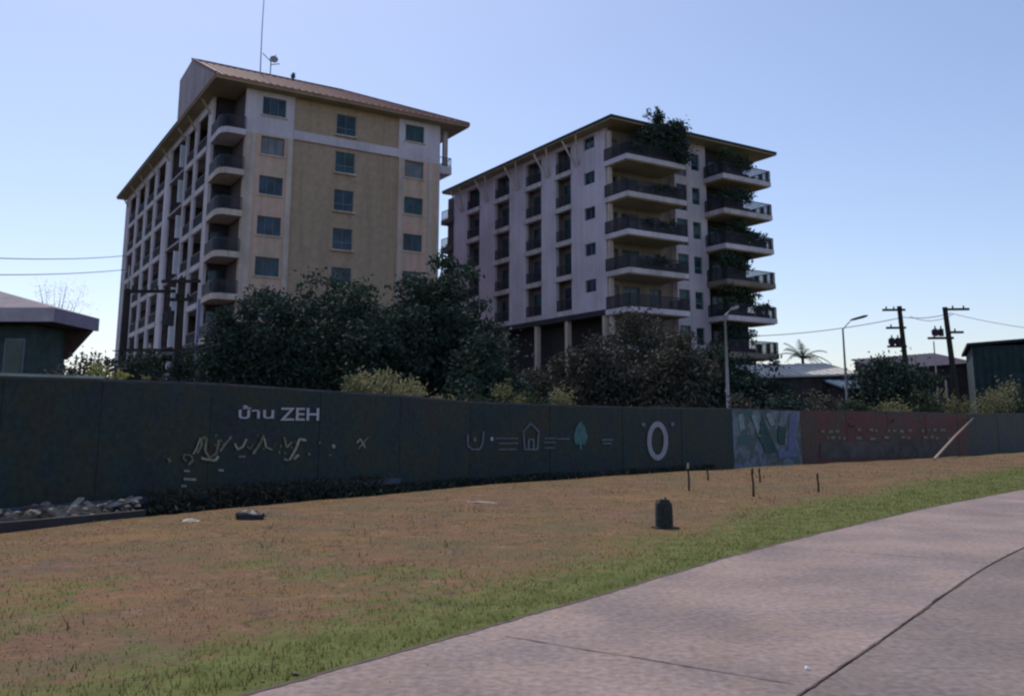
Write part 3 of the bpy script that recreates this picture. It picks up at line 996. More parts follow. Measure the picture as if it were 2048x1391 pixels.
for k in range(7):
    planting('planter_shrub', 'dark greenery filling the right hand balcony %s' % names[k], 'balcony plant', 12.3, -2.5, FZ(k), 3.4,
             (1.9, 2.0, 2.5, 2.5, 2.5, 2.6, 2.4)[k], 2600, M['leafd'] if k % 2 else M['leafm'], 20 + k)
    if k in (1, 2, 3, 5):
        planting('planter_shrub', 'thin potted plants on the corner balcony %s' % names[k], 'balcony plant', 3.5, -2.6, FZ(k), 4.0, 1.0, 700, M['leafd'], 40 + k)
for k in (2, 4):
    planting('planter_shrub', 'bushy plant at the far right end of the balcony %s' % names[k], 'balcony plant', 15.3, -2.4, FZ(k), 1.2, 1.2, 500, M['leafd'], 60 + k)

# ============================================================ HOARDING along the verge
HO = offset(EDGES, 1.7)
def wall_pt(px):
    """where the hoarding line crosses the sight line of a photo column"""
    r = ray(px, HOR)
    best = None
    for a, b in zip(HO[:-1], HO[1:]):
        d = b - a
        den = r.x * (-d[1]) - r.y * (-d[0])
        if abs(den) < 1e-9: continue
        t = (a[0] * (-d[1]) - a[1] * (-d[0])) / den
        s = (r.x * a[1] - r.y * a[0]) / den
        if -1e-6 <= s <= 1 + 1e-6 and t > 0:
            return np.array([r.x * t, r.y * t])
    raise ValueError(px)
tops = [(-300, 750), (0, 757), (200, 762), (420, 769), (640, 783), (800, 793), (940, 805), (1100, 811), (1245, 815), (1465, 818), (1600, 822), (1850, 825), (1935, 829), (2048, 827)]
WP = []
for px, ty in tops:
    q = wall_pt(px)
    r = ray(px, ty)
    WP.append((q, CAMH + r.z / r.y * q[1]))
dlt = WP[-1][0] - WP[-2][0]
WP.append((WP[-1][0] + dlt * 2.5, WP[-1][1]))
ZB0 = -.42
def hoard_seg(mb, i, j, seams=True, z0=ZB0, off=0.0, th=.05):
    for a in range(i, j):
        (p, zp), (q, zq) = WP[a], WP[a + 1]
        d = (q - p) / np.linalg.norm(q - p)
        n = np.array([-d[1], d[0]])       # away from camera
        L_ = np.linalg.norm(q - p)
        k = max(1, round(L_ / 1.2))
        for s in range(k):
            A = p + d * (L_ * s / k + .0025)
            B = p + d * (L_ * (s + 1) / k - .0025)
            za, zb = zp + (zq - zp) * s / k, zp + (zq - zp) * (s + 1) / k
            jt = .006 * ((s * 7 + a * 3) % 3 - 1)
            A2, B2 = A + n * (off + jt), B + n * (off + jt)
            A3, B3 = A2 + n * th, B2 + n * th
            mb.add([(*A2, z0), (*B2, z0), (*B2, zb), (*A2, za), (*A3, z0), (*B3, z0), (*B3, zb), (*A3, za)],
                   [(0, 1, 2, 3), (5, 4, 7, 6), (3, 2, 6, 7), (1, 5, 6, 2), (4, 0, 3, 7), (0, 4, 5, 1)])
def hoard_posts(i, j, m, parent):
    for a in range(i, j):
        (p, zp), (q, zq) = WP[a], WP[a + 1]
        n = np.array([-(q - p)[1], (q - p)[0]]); n /= np.linalg.norm(n)
        b = p + n * .13
        MB().box((b[0] - .05, b[1] - .05, ZB0), (b[0] + .05, b[1] + .05, zp - .06)).build('post', M['galv'], parent)
def hoard_rail(i, j, zf, h, m, parent, name='rail', off=-.06):
    mb = MB()
    for a in range(i, j):
        (p, zp), (q, zq) = WP[a], WP[a + 1]
        n = np.array([-(q - p)[1], (q - p)[0]]); n /= np.linalg.norm(n)
        P_, Q_ = p + n * off, q + n * off
        z0_, z1_ = zf(zp), zf(zq)
        mb.bar((*P_, z0_), (*Q_, z1_), .04, h)
    return mb.build(name, m, parent)
def banner_mat(name, c1, c2, c3, c4, scale=.9):
    m = bpy.data.materials.new(name)
    m.use_nodes = True
    N, L = m.node_tree.nodes, m.node_tree.links
    b = N['Principled BSDF']
    b.inputs['Roughness'].default_value = .6
    b.inputs['Specular IOR Level'].default_value = .25
    tc = N.new('ShaderNodeTexCoord')
    n = N.new('ShaderNodeTexNoise'); n.inputs['Scale'].default_value = scale; n.inputs['Detail'].default_value = 4
    L.new(tc.outputs['Object'], n.inputs['Vector'])
    cr = N.new('ShaderNodeValToRGB')
    el = cr.color_ramp.elements
    el[0].position, el[0].color = .36, (*c1, 1)
    el[1].position, el[1].color = .66, (*c4, 1)
    x = el.new(.47); x.color = (*c2, 1)
    x = el.new(.56); x.color = (*c3, 1)
    L.new(n.outputs[0], cr.inputs[0])
    n2 = N.new('ShaderNodeTexNoise'); n2.inputs['Scale'].default_value = 9; n2.inputs['Detail'].default_value = 6
    L.new(tc.outputs['Object'], n2.inputs['Vector'])
    r = N.new('ShaderNodeMapRange'); r.inputs[1].default_value = .3; r.inputs[2].default_value = .7; r.inputs[3].default_value = .75; r.inputs[4].default_value = 1.3
    L.new(n2.outputs[0], r.inputs[0])
    v = N.new('ShaderNodeVectorMath'); v.operation = 'SCALE'
    L.new(cr.outputs[0], v.inputs[0]); L.new(r.outputs[0], v.inputs['Scale'])
    L.new(v.outputs[0], b.inputs['Base Color'])
    return m
M['hoard'] = banner_mat('dark_banner', (0.024, 0.033, 0.039), (0.021, 0.040, 0.040), (0.031, 0.041, 0.031), (0.036, 0.034, 0.030), 1.1)
M['mural'] = banner_mat('mural_print', (0.05, 0.12, 0.13), (0.09, 0.11, 0.10), (0.17, 0.19, 0.26), (0.13, 0.20, 0.21), 1.6)
M['redb'] = banner_mat('red_banner', (0.13, 0.042, 0.040), (0.105, 0.042, 0.040), (0.09, 0.055, 0.046), (0.075, 0.058, 0.05), .8)
M['darkb'] = banner_mat('grey_banner', (0.045, 0.05, 0.06), (0.055, 0.06, 0.06), (0.04, 0.055, 0.055), (0.04, 0.05, 0.085), .8)
org = lambda q: (q[0], q[1], 0)
def hoarding(i, j, m, label):
    root = empty('hoarding', (*WP[i][0], 0), 0, label, 'hoarding')
    return root
def reparent(o, root):
    o.parent = root
    o.matrix_parent_inverse = Matrix.Translation(root.location).inverted()
roots = {}
for key, i, j, m, label in (('dark', 0, 9, M['hoard'], 'long dark blue green site hoarding carrying white lettering and a big white ring'),
                            ('mural', 9, 10, M['mural'], 'short teal and lavender mural stretch of hoarding between dark and red stretches'),
                            ('red', 10, 12, M['redb'], 'dark red stretch of hoarding with rows of small faded marks'),
                            ('grey', 12, 14, M['darkb'], 'dark grey end stretch of hoarding behind the leaning pole')):
    root = hoarding(i, j, m, label)
    roots[key] = root
    mb = MB(); hoard_seg(mb, i, j)
    reparent(mb.build('panel', m), root)
    n0 = set(bpy.data.objects)
    hoard_posts(i, j, M['galv'], None)
    for o in set(bpy.data.objects) - n0: reparent(o, root)
    reparent(hoard_rail(i, j, lambda z: z + .02, .05, M['shadetrim'], None, 'cap_rail', .02), root)
M['railblue'] = mat('blue_grey_rail', (0.10, 0.11, 0.16), var=.2)
M['mint'] = mat('pale_cap', (0.32, 0.40, 0.36), var=.2)
reparent(hoard_rail(0, 5, lambda z: .12, .14, M['railblue'], None, 'bottom_rail', -.05), roots['dark'])
reparent(hoard_rail(0, 2, lambda z: z + .07, .05, M['mint'], None, 'cap_rail', -.03), roots['dark'])

# marks on the face of the hoarding
def face(px, py, off=.03):
    """point on the hoarding's face in world space"""
    for a in range(len(WP) - 1):
        pa, pb = WP[a][0], WP[a + 1][0]
        d = pb - pa
        r = ray(px, py)
        M_ = np.array([[r.x, -d[0]], [r.y, -d[1]]])
        try: t, s = np.linalg.solve(M_, pa)
        except Exception: continue
        if -.001 <= s <= 1.001 and t > 0:
            n = np.array([-d[1], d[0]]) / np.linalg.norm(d)
            return Vector((r.x * t - n[0] * off, r.y * t - n[1] * off, r.z * t + CAMH)), Vector((d[0], d[1], 0)).normalized(), Vector((n[0], n[1], 0))
    raise ValueError
def flat(name, polys, m, key, px0, py0, th=.006, off=.03):
    """polys in photo columns/rows -> real flat shapes on the face with a small thickness"""
    mb = MB()
    for poly in polys:
        pts = [face(x, y, off) for x, y in poly]
        n = len(poly)
        nn = pts[0][2]
        vs = [p[0] for p in pts] + [p[0] + nn * th for p in pts]
        mb.add(vs, [tuple(range(n)), tuple(reversed(range(n, 2 * n)))] + [(i, n + i, n + (i + 1) % n, (i + 1) % n) for i in range(n)])
    o = mb.build(name, m)
    reparent(o, roots[key])
    return o
def stroke(pts, w_):
    """poly-line in photo units as quads"""
    out = []
    for (x0_, y0_), (x1_, y1_) in zip(pts[:-1], pts[1:]):
        L_ = math.hypot(x1_ - x0_, y1_ - y0_) or 1
        nx_, ny_ = -(y1_ - y0_) / L_ * w_ / 2, (x1_ - x0_) / L_ * w_ / 2
        out.append([(x0_ + nx_, y0_ + ny_), (x0_ - nx_, y0_ - ny_), (x1_ - nx_, y1_ - ny_), (x1_ + nx_, y1_ + ny_)])
    return out
M['letter'] = mat('lettering_white', (0.50, 0.48, 0.56), var=.12, scale=12)
M['letdim'] = mat('lettering_dim', (0.18, 0.20, 0.24), var=.3, scale=12)
M['cream_mark'] = mat('cream_marks', (0.36, 0.33, 0.25), var=.3, scale=9)
M['dim_mark'] = mat('dim_marks', (0.20, 0.19, 0.13), var=.4, scale=9)
M['teal_mark'] = mat('teal_marks', (0.08, 0.17, 0.17), var=.3, scale=9)

def text_on(body, px0, px1, base_py, top_py, m, key, name='lettering'):
    cu = bpy.data.curves.new(name, 'FONT')
    cu.body = body
    cu.extrude = .002
    cu.offset = .012
    ob = bpy.data.objects.new('tmp_text', cu)
    C.objects.link(ob)
    dg = bpy.context.evaluated_depsgraph_get()
    me = bpy.data.meshes.new_from_object(ob.evaluated_get(dg))
    bpy.data.objects.remove(ob)
    me.name = name
    co = np.array([v.co[:] for v in me.vertices])
    mn, mx_ = co.min(0), co.max(0)
    p0, d0, n0 = face(px0, base_py)
    p1, d1, n1 = face(px1, base_py)
    pt, _, _ = face((px0 + px1) / 2, top_py)
    pb, _, _ = face((px0 + px1) / 2, base_py)
    dx = p1 - p0
    for v, c in zip(me.vertices, co):
        u = (c[0] - mn[0]) / (mx_[0] - mn[0])
        h = c[1] / CAPH * (pt.z - pb.z)
        q = p0 + dx * u
        v.co = (q.x - n0.x * (c[2] + .0), q.y - n0.y * (c[2] + .0), q.z + h)
    me.materials.append(m)
    o = bpy.data.objects.new(name, me)
    C.objects.link(o)
    reparent(o, roots[key])
    return o
CAPH = .70
text_on('\u0e1a\u0e49\u0e32\u0e19', 475, 546, 836, 815, M['letter'], 'dark')
text_on('ZEH', 558, 636, 840, 815, M['letter'], 'dark')
# faded script and sprigs below the lettering
rs = random.Random(11)
for pts_, w_ in (([(392, 905), (400, 892), (402, 876), (412, 873), (408, 900), (418, 916), (432, 905), (436, 880)], 5),
                 ([(400, 915), (408, 918), (430, 920), (436, 912)], 5), ([(372, 922), (364, 915), (368, 908), (380, 910), (384, 920), (374, 928)], 4),
                 ([(384, 908), (392, 896), (400, 874)], 3), ([(438, 902), (450, 884), (462, 873)], 4), ([(468, 885), (474, 899), (484, 892), (492, 878)], 4),
                 ([(492, 892), (500, 898), (505, 888)], 3), ([(506, 906), (518, 888), (526, 870)], 5), ([(528, 876), (531, 894), (542, 898)], 3),
                 ([(566, 874), (572, 894), (582, 884)], 4), ([(578, 920), (590, 896), (598, 878), (612, 880)], 5), ([(586, 918), (596, 908)], 4),
                 ([(712, 884), (720, 878), (728, 894)], 3), ([(716, 896), (734, 874)], 2.5), ([(664, 888), (667, 896)], 6), ([(334, 916), (338, 924)], 6),
                 ([(366, 941), (378, 941)], 4), ([(366, 957), (390, 958)], 5), ([(360, 972), (372, 972)], 5), ([(436, 940), (446, 940)], 4), ([(476, 912), (488, 912)], 4), ([(566, 918), (576, 921)], 5)):
    jp = [(x + rs.uniform(-1, 1), y + rs.uniform(-1, 1)) for x, y in pts_]
    flat('script_mark', stroke(jp, w_), M['cream_mark'] if rs.random() < .6 else M['dim_mark'], 'dark', 360, 870)
for k in range(26):
    x, y = rs.uniform(392, 660), rs.uniform(868, 915)
    a_, b_, c_ = rs.uniform(1, 2.6), rs.uniform(1, 4), rs.uniform(-2, 2)
    flat('sprig_mark', [[(x - a_, y + c_), (x + a_ * .5, y - b_), (x + a_ * 1.2, y), (x, y + b_)]], M['dim_mark'], 'dark', 360, 870, .004, .034)
# pictograms: cup, house, tree and text lines
S = stroke([(934, 868), (934, 890), (942, 898), (958, 898), (964, 886), (966, 862)], 3) + stroke([(948, 874), (949, 882)], 5)
flat('pictogram', S, M['letdim'], 'dark', 934, 860)
S = stroke([(1044, 864), (1060, 846), (1078, 864)], 3) + stroke([(1046, 866), (1048, 898), (1074, 898), (1076, 866)], 3) + stroke([(1056, 898), (1056, 878), (1066, 878), (1066, 896)], 3)
flat('pictogram', S, M['letdim'], 'dark', 1044, 846)
S = [[(1150, 888), (1146, 872), (1152, 852), (1160, 842), (1168, 852), (1174, 872), (1170, 888)]] + stroke([(1160, 888), (1160, 899)], 4)
flat('pictogram', S, M['teal_mark'], 'dark', 1160, 842)
S = []
for x0_, x1_, y_ in ((990, 1035, 876), (996, 1035, 886), (996, 1032, 898), (1088, 1112, 876), (1086, 1110, 884), (1088, 1108, 895), (1114, 1138, 877), (1202, 1224, 879), (1204, 1222, 886)):
    flat('small_print', stroke([(x0_, y_), (x1_, y_)], 2.2), M['letdim'], 'dark', 990, 876)
flat('dot_mark', stroke([(980, 877), (985, 877)], 7), M['letter'], 'dark', 990, 876)
# the big ring with its four dots
ring = []
n = 28
for k in range(n):
    a0_, a1_ = 2 * math.pi * k / n, 2 * math.pi * (k + 1) / n
    ring.append([(1314 + math.cos(a) * rx_, 881 + math.sin(a) * ry_) for a, rx_, ry_ in ((a0_, 21, 39), (a1_, 21, 39), (a1_, 12.5, 28), (a0_, 12.5, 28))])
M['ringw'] = mat('ring_white', (0.36, 0.35, 0.40), var=.15, scale=7)
flat('ring_mark', ring, M['ringw'], 'dark', 1314, 881)
for x, y in ((1286, 849), (1344, 848)):
    flat('dot_mark', [[(x - 4, y - 3), (x, y - 5), (x + 4, y - 2), (x + 2, y + 4), (x - 3, y + 3)]], M['letdim'], 'dark', 1286, 849)
# mural shapes
S = stroke([(1480, 828), (1484, 858)], 10) + stroke([(1505, 828), (1520, 872)], 9) + stroke([(1535, 826), (1545, 850)], 10)
flat('mural_shape', S, mat('mural_pale', (0.24, 0.29, 0.30), var=.3, scale=8), 'mural', 1480, 830)
S = stroke([(1586, 826), (1583, 900)], 16) + stroke([(1556, 908), (1592, 906)], 14)
flat('mural_shape', S, mat('mural_lavender', (0.17, 0.19, 0.33), var=.2, scale=8), 'mural', 1590, 830)
S = [[(1524, 832), (1540, 870), (1556, 905), (1530, 905), (1514, 870)], [(1555, 850), (1572, 856), (1568, 890), (1556, 884)]]
flat('mural_shape', S, mat('mural_teal', (0.045, 0.095, 0.09), var=.3, scale=8), 'mural', 1530, 850)
M['fade'] = mat('faded_marks', (0.24, 0.205, 0.20), var=.3, scale=6)
for row, (ya, yb) in enumerate(((858, 857), (874, 872))):
    x = 1640
    while x < 1895:
        w_ = rs.uniform(3, 11)
        y = ya + (yb - ya) * (x - 1640) / 255 + rs.uniform(-2, 2)
        if rs.random() < .75: flat('faded_mark', [[(x, y), (x + w_, y), (x + w_, y + rs.uniform(3, 7)), (x, y + 5)]], M['fade'], 'red', 1640, 860)
        x += w_ + rs.uniform(2, 9)
S = [[(1640, 884), (1895, 880), (1895, 912), (1640, 917)]]
flat('lower_band', S, mat('brown_band', (0.10, 0.085, 0.08), var=.3, scale=2), 'red', 1640, 884, .004, .024)

# ------------------------------------------------------------ rubble and dark weeds in the ditch
mb = MB()
rs = random.Random(5)
def ditch_pt(px, d):
    P = offset(EDGES, d)
    r = ray(px, HOR)
    for a, b in zip(P[:-1], P[1:]):
        dd = b - a
        M_ = np.array([[r.x, -dd[0]], [r.y, -dd[1]]])
        t, s = np.linalg.solve(M_, a)
        if -.001 <= s <= 1.001 and t > 0: return np.array([r.x * t, r.y * t])
    return P[0]
def weeds(name, label, cat, pxs, d, top, n, size, m, seed):
    rs = np.random.RandomState(seed)
    P = []
    for _ in range(400):
        px = rs.uniform(*pxs)
        q = ditch_pt(px, d + rs.uniform(-.35, .35))
        P.append(q)
    P = np.array(P)
    k = rs.randint(0, len(P), n)
    V = np.zeros((n, 4, 3))
    base = np.column_stack([P[k] + rs.randn(n, 2) * .15, np.zeros(n)])
    base[:, 2] = -.45 + (rs.rand(n) ** 1.4) * (top + .45)
    a = rs.randn(n, 3); a /= np.linalg.norm(a, axis=1)[:, None]
    a[:, 2] = np.abs(a[:, 2])
    b_ = np.cross(a, rs.randn(n, 3)); b_ /= np.linalg.norm(b_, axis=1)[:, None]
    s = size * (.5 + rs.rand(n))[:, None]
    V[:, 0], V[:, 1], V[:, 2], V[:, 3] = base - a * s, base - b_ * s * .3, base + a * s, base + b_ * s * .3
    o = fast_mesh(name, V.reshape(-1, 3), np.arange(n * 4).reshape(n, 4), m, {'tone': np.repeat(rs.rand(n), 4)})
    return tag(o, label, cat, kind='stuff')
M['weed'] = leafmat('weed', (0.022, 0.032, 0.026), (0.05, 0.058, 0.042), .15)
weeds('ditch_weeds', 'dark tangled weeds filling the ditch at the foot of the hoarding', 'weeds', (300, 1440), .9, .10, 14000, .07, M['weed'], 3)
M['scrub'] = leafmat('scrub', (0.045, 0.045, 0.035), (0.085, 0.078, 0.055), .12)
weeds('ditch_scrub', 'knee high brownish scrub before the hoarding below the lettering', 'scrub', (318, 770), 1.15, .34, 11000, .055, M['scrub'], 8)
M['rub1'] = mat('rubble_dust', (0.27, 0.21, 0.15), var=.35, scale=5, bump=.5)
def chunk(s, seed):
    rs_ = random.Random(seed)
    m_ = MB()
    n = 7
    vs = [(0, 0, s * .55)]
    for zf, rf_ in ((.3, .75), (-.15, 1.0)):
        vs += [(math.cos(k * 6.283 / n) * s * rf_ * rs_.uniform(.7, 1.2), math.sin(k * 6.283 / n) * s * rf_ * rs_.uniform(.7, 1.2), s * zf * rs_.uniform(.6, 1.3)) for k in range(n)]
    fs = [(0, 1 + k, 1 + (k + 1) % n) for k in range(n)] + [(1 + k, 1 + n + k, 1 + n + (k + 1) % n, 1 + (k + 1) % n) for k in range(n)] + [tuple(range(n + n, n, -1))]
    return m_.add(vs, fs)
# the heap itself: an uneven mound along the ditch
nX, nY = 46, 12
vs = []
for j in range(nY):
    for i in range(nX):
        q = ditch_pt(-60 + i * 8, .35 + j * .095)
        pr = math.sin(math.pi * j / (nY - 1)) ** .7 * math.sin(math.pi * i / (nX - 1)) ** .4
        vs.append((q[0], q[1], -.5 + pr * (.68 + .08 * rs.random())))
mb.add(vs, [(j * nX + i, j * nX + i + 1, (j + 1) * nX + i + 1, (j + 1) * nX + i) for j in range(nY - 1) for i in range(nX - 1)])
thing_mb('rubble_mound', mb, M['rub1'], 'low heap of sandy rubble at the foot of the hoarding on the left', 'rubble')['kind'] = 'stuff'
mb = MB()
for _ in range(170):
    q = ditch_pt(rs.uniform(-40, 290), rs.uniform(.4, 1.3))
    c = chunk(rs.uniform(.03, .10), rs.random())
    z = .12 + rs.uniform(-.08, .14)
    mb.add([(x + q[0], y + q[1], zz + z) for x, y, zz in c.v], c.f)
tag(mb.build('rubble_chips', mat('rubble_chip', (0.27, 0.225, 0.18), var=.5, scale=3, col2=(.11, .09, .075), scale2=2)), 'pale broken chips strewn over the rubble heap', 'rubble', kind='stuff')
for k, (pa, pb, za, zb, lab) in enumerate([((60, 1.0), (118, .6), .14, .22, 'long pale plank lying at the front of the rubble heap'),
                                   ((130, .5), (175, 1.2), .02, .30, 'broken plank tilted up out of the rubble heap'),
                                   ((226, .8), (290, 1.1), .16, .24, 'grey board on the right end of the rubble heap'),
                                   ((0, .9), (44, 1.1), .2, .16, 'short timber at the left edge of the rubble heap')]):
    q0, q1 = ditch_pt(*pa), ditch_pt(*pb)
    m_ = MB().bar((0, 0, 0), (q1[0] - q0[0], q1[1] - q0[1], zb - za), .10, .035)
    thing_mb('plank', m_, (M['litter'], M['cream_mark'], M['galv'], M['cream_mark'])[k], lab, 'plank', (q0[0], q0[1], za), 'planks on the rubble heap')
# concrete edge of the ditch seen on the left
mb = MB()
P_ = [ditch_pt(x, .02) for x in range(-60, 330, 30)]
for a, b in zip(P_[:-1], P_[1:]): mb.bar((*a, .0), (*b, .0), .12, .26)
tag(mb.build('ditch_kerb', M['coredark']), 'dark low concrete edge of the ditch on the left', 'kerb', kind='structure')

# ------------------------------------------------------------ small things on the verge
p = gp(1328, 1056)
root = empty('marker_stone', (p.x, p.y, -.02), R(12), 'squat dark weathered concrete marker standing alone on the grass', 'marker')
mb = MB()
lv = [(0, 1.0), (.06, 1.0), (.30, .97), (.40, .9), (.45, .66)]
n = 14
for z, s in lv:
    for k in range(n):
        a = 2 * math.pi * k / n
        ca, sa = math.cos(a), math.sin(a)
        sq = (abs(ca) ** 4 + abs(sa) ** 4) ** -.25
        mb.v.append((ca * sq * .13 * s * (1 + .05 * math.sin(k * 5)), sa * sq * .11 * s, z + .012 * math.sin(k * 2.3) * (z > .35)))
for i in range(len(lv) - 1):
    for k in range(n): mb.f.append((i * n + k, i * n + (k + 1) % n, (i + 1) * n + (k + 1) % n, (i + 1) * n + k))
mb.f.append(tuple(range((len(lv) - 1) * n, len(lv) * n)))
mb.build('block', mat('mossy_concrete', (0.035, 0.04, 0.038), var=.4, scale=14, bump=.8), root)
MB().prism([(-.17, -.14), (.2, -.15), (.19, .13), (-.16, .14)], -.05, .05).build('footing', mat('footing', (0.05, 0.05, 0.045), var=.3, scale=10), root)
mb = MB(); mb.tube([(.03, 0, .44), (.035, 0, .49)], .012)
mb.build('rebar', M['darkwood'], root)

p = gp(495, 1040)
mb = MB()
rs = random.Random(8)
nr, nc = 7, 16
for i in range(nr):
    f_ = i / (nr - 1)
    for k in range(nc):
        a = 2 * math.pi * k / nc
        r_ = math.cos(f_ * 1.5) ** .6 * (1 + .16 * math.sin(3 * a + i) + rs.uniform(-.06, .06))
        mb.v.append((math.cos(a) * .23 * r_ + .02, math.sin(a) * .16 * r_, .15 * math.sin(f_ * 1.57) * (1 + .2 * math.sin(a * 2))))
for i in range(nr - 1):
    for k in range(nc): mb.f.append((i * nc + k, i * nc + (k + 1) % nc, (i + 1) * nc + (k + 1) % nc, (i + 1) * nc + k))
mb.f.append(tuple(range((nr - 1) * nc, nr * nc)))
mb.tube([(.2, 0, .05), (.27, .02, .11), (.30, 0, .06)], [.04, .03, .02])
thing_mb('rubbish_bag', mb, M['black'], 'crumpled black bag dumped on the dry grass near the hoarding', 'bag', (p.x, p.y, 0), smooth=True)
p = gp(380, 1046)
mb = MB()
mb.add([(-.14, -.03, .0), (.02, -.06, .0), (.15, -.02, .01), (.12, .08, .03), (-.02, .10, .06), (-.13, .06, .04), (0, 0, .07), (-.07, .02, .065)],
       [(0, 1, 6, 7), (1, 2, 3, 6), (3, 4, 6), (4, 5, 7, 6), (5, 0, 7)])
thing_mb('litter_bag', mb, M['litter'], 'crumpled white bag lying on the grass left of the black bag', 'litter', (p.x, p.y, .01))
p = gp(1615, 1338)
mb = MB().add([(-.018, -.012, 0), (.016, -.014, 0), (.02, .012, .004), (-.014, .014, .012), (.002, .0, .018)], [(0, 1, 4), (1, 2, 4), (2, 3, 4), (3, 0, 4), (3, 2, 1, 0)])
thing_mb('paper_scrap', mb, mat('white_paper', (.8, .8, .82), var=.05), 'tiny white scrap of paper on the concrete road beside the joint', 'litter', (p.x, p.y, .006))
p = gp(960, 1004)
c = chunk(.16, 4)
mb = MB().add([(x * 2.6, y * 1.2, z * .5) for x, y, z in c.v], c.f)
thing_mb('soil_heap', mb, M['rub1'], 'low flat heap of bare soil in the middle of the verge', 'soil heap', (p.x, p.y, -.01))
c = chunk(.07, 6)
thing_mb('stone', MB().add(c.v, c.f), M['rub1'], 'brown stone left of the flat soil heap on the verge', 'stone', tuple(gp(938, 1003)))
stakes = [(1378, 982, 925, 'pale topped thin stake nearest the marker stone', 1), (1416, 961, 936, 'short dark stake near the hoarding behind the pale stake', 0),
          (1507, 994, 936, 'tallest dark stake, front one of the close pair', 0), (1520, 966, 936, 'back stake of the close pair', 0), (1637, 983, 946, 'lone dark stake in front of the red hoarding', 0)]
for px, by, ty, lab, pale in stakes:
    b = gp(px, by)
    t = at(px + 1, ty, b.y).z
    root = empty('stake', (b.x, b.y, -.03), 0, 'thin wooden plant stake: ' + lab if False else lab, 'stake', 'plant stakes on the verge')
    MB().tube([(0, 0, 0), (.01, .01, t * .5), (-.01, 0, t * .85)], [.028, .024, .02], 6).build('stick', M['darkwood'], root)
    MB().tube([(-.01, 0, t * .85), (0, 0, t + .03)], [.03, .022], 6).build('tip', M['leafm'] if False else (M['cream_mark'] if pale else M['darkwood']), root)
rs_ = np.random.RandomState(77)
def pebbles(name, label, n, lo, hi, zone, m, seed):
    r_ = np.random.RandomState(seed)
    mb_ = MB()
    y = 6 + 22 * r_.rand(n * 14) ** 1.3
    x = (r_.rand(n * 14) * 2 - 1) * .62 * y
    q = np.stack([x, y], 1)
    dr, de = sdist(q, ROADS), sdist(q, EDGES)
    k_ = zone(dr, de)
    q, dr, de = q[k_][:n], dr[k_][:n], de[k_][:n]
    zz_ = np.where(dr > 0, gheight(q, de, dr), 0)
    for i_ in range(len(q)):
        c = chunk(r_.uniform(lo, hi), i_)
        mb_.add([(px_ + q[i_, 0], py_ + q[i_, 1], pz_ * .7 + zz_[i_]) for px_, py_, pz_ in c.v], c.f)
    tag(mb_.build(name, m), label, 'gravel', kind='stuff')
pebbles('verge_pebbles', 'small brown pebbles scattered over the dry verge', 260, .008, .028, lambda a, b: (a > .1) & (b < -.1), mat('pebble', (.20, .15, .11), var=.4, scale=3), 3)
pebbles('road_grit', 'loose grit and crumbs along the inner edge of the concrete road', 160, .004, .011, lambda a, b: (a > -.5) & (a < 0), mat('grit', (.16, .12, .10), var=.4, scale=3), 4)
# leaning pole in front of the grey hoarding
a = gp(1868, 918); a = Vector((a.x, a.y, 0))
tp, _, nn = face(1942, 836, .12)
mb = MB().tube([(0, 0, 0), (tp - a) * .5 + Vector((0, 0, .05)), tp - a], [.06, .052, .045], 8)
thing_mb('leaning_pole', mb, mat('pale_wood', (.36, .27, .21), var=.2, scale=6), 'pale wooden pole leaning against the hoarding where red meets grey', 'pole', tuple(a), smooth=True)

# ------------------------------------------------------------ street lamps
def street_lamp(px, Y, top_py, label, arm, hx, hz, head_px=1.0):
    b = at(px, HOR, Y)
    h = at(px, top_py, Y).z
    root = empty('street_lamp', (b.x, b.y, 0), 0, label, 'street lamp', 'street lamps behind the hoarding')
    MB().tube([(0, 0, 0), (0, 0, h * .5), (0, 0, h)], [.09, .075, .05], 10).build('pole', M['galv'], root, True)
    MB().tube([(0, 0, h - .03), (arm * .5, -.02, h + hz * .35), (arm, -.03, h + hz * .72)], [.04, .032, .028], 8).build('arm', M['galv'], root, True)
    m_ = MB()
    L_ = Vector((hx, 0, hz * .35))
    o_ = Vector((arm, -.03, h + hz * .72))
    d_ = L_.normalized(); u_ = Vector((0, 1, 0)); v_ = d_.cross(u_)
    vs = []
    for t, ww, hh in ((-.05, .05, .04), (.2, .13, .07), (.75, .15, .08), (1.0, .06, .04)):
        for su, sv in ((-1, -1), (1, -1), (1, 1), (-1, 1)):
            vs.append(o_ + L_ * t + u_ * ww * su + v_ * hh * sv)
    m_.add(vs, [(0, 3, 2, 1), (12, 13, 14, 15)] + [(i * 4 + k, i * 4 + (k + 1) % 4, (i + 1) * 4 + (k + 1) % 4, (i + 1) * 4 + k) for i in range(3) for k in range(4)])
    m_.build('lamp_head', M['rail'] if head_px > 1 else M['galv'], root)
    MB().box((-.16, -.16, 0), (.16, .16, .35)).build('base', M['concrete'], root)
    return root
street_lamp(1458, 42, 630, 'slender street lamp in front of the right apartment block', .30, .35, .38)
street_lamp(1697, 55, 657, 'street lamp with dark tilted head left of the utility poles', .55, 1.0, .75, 2)

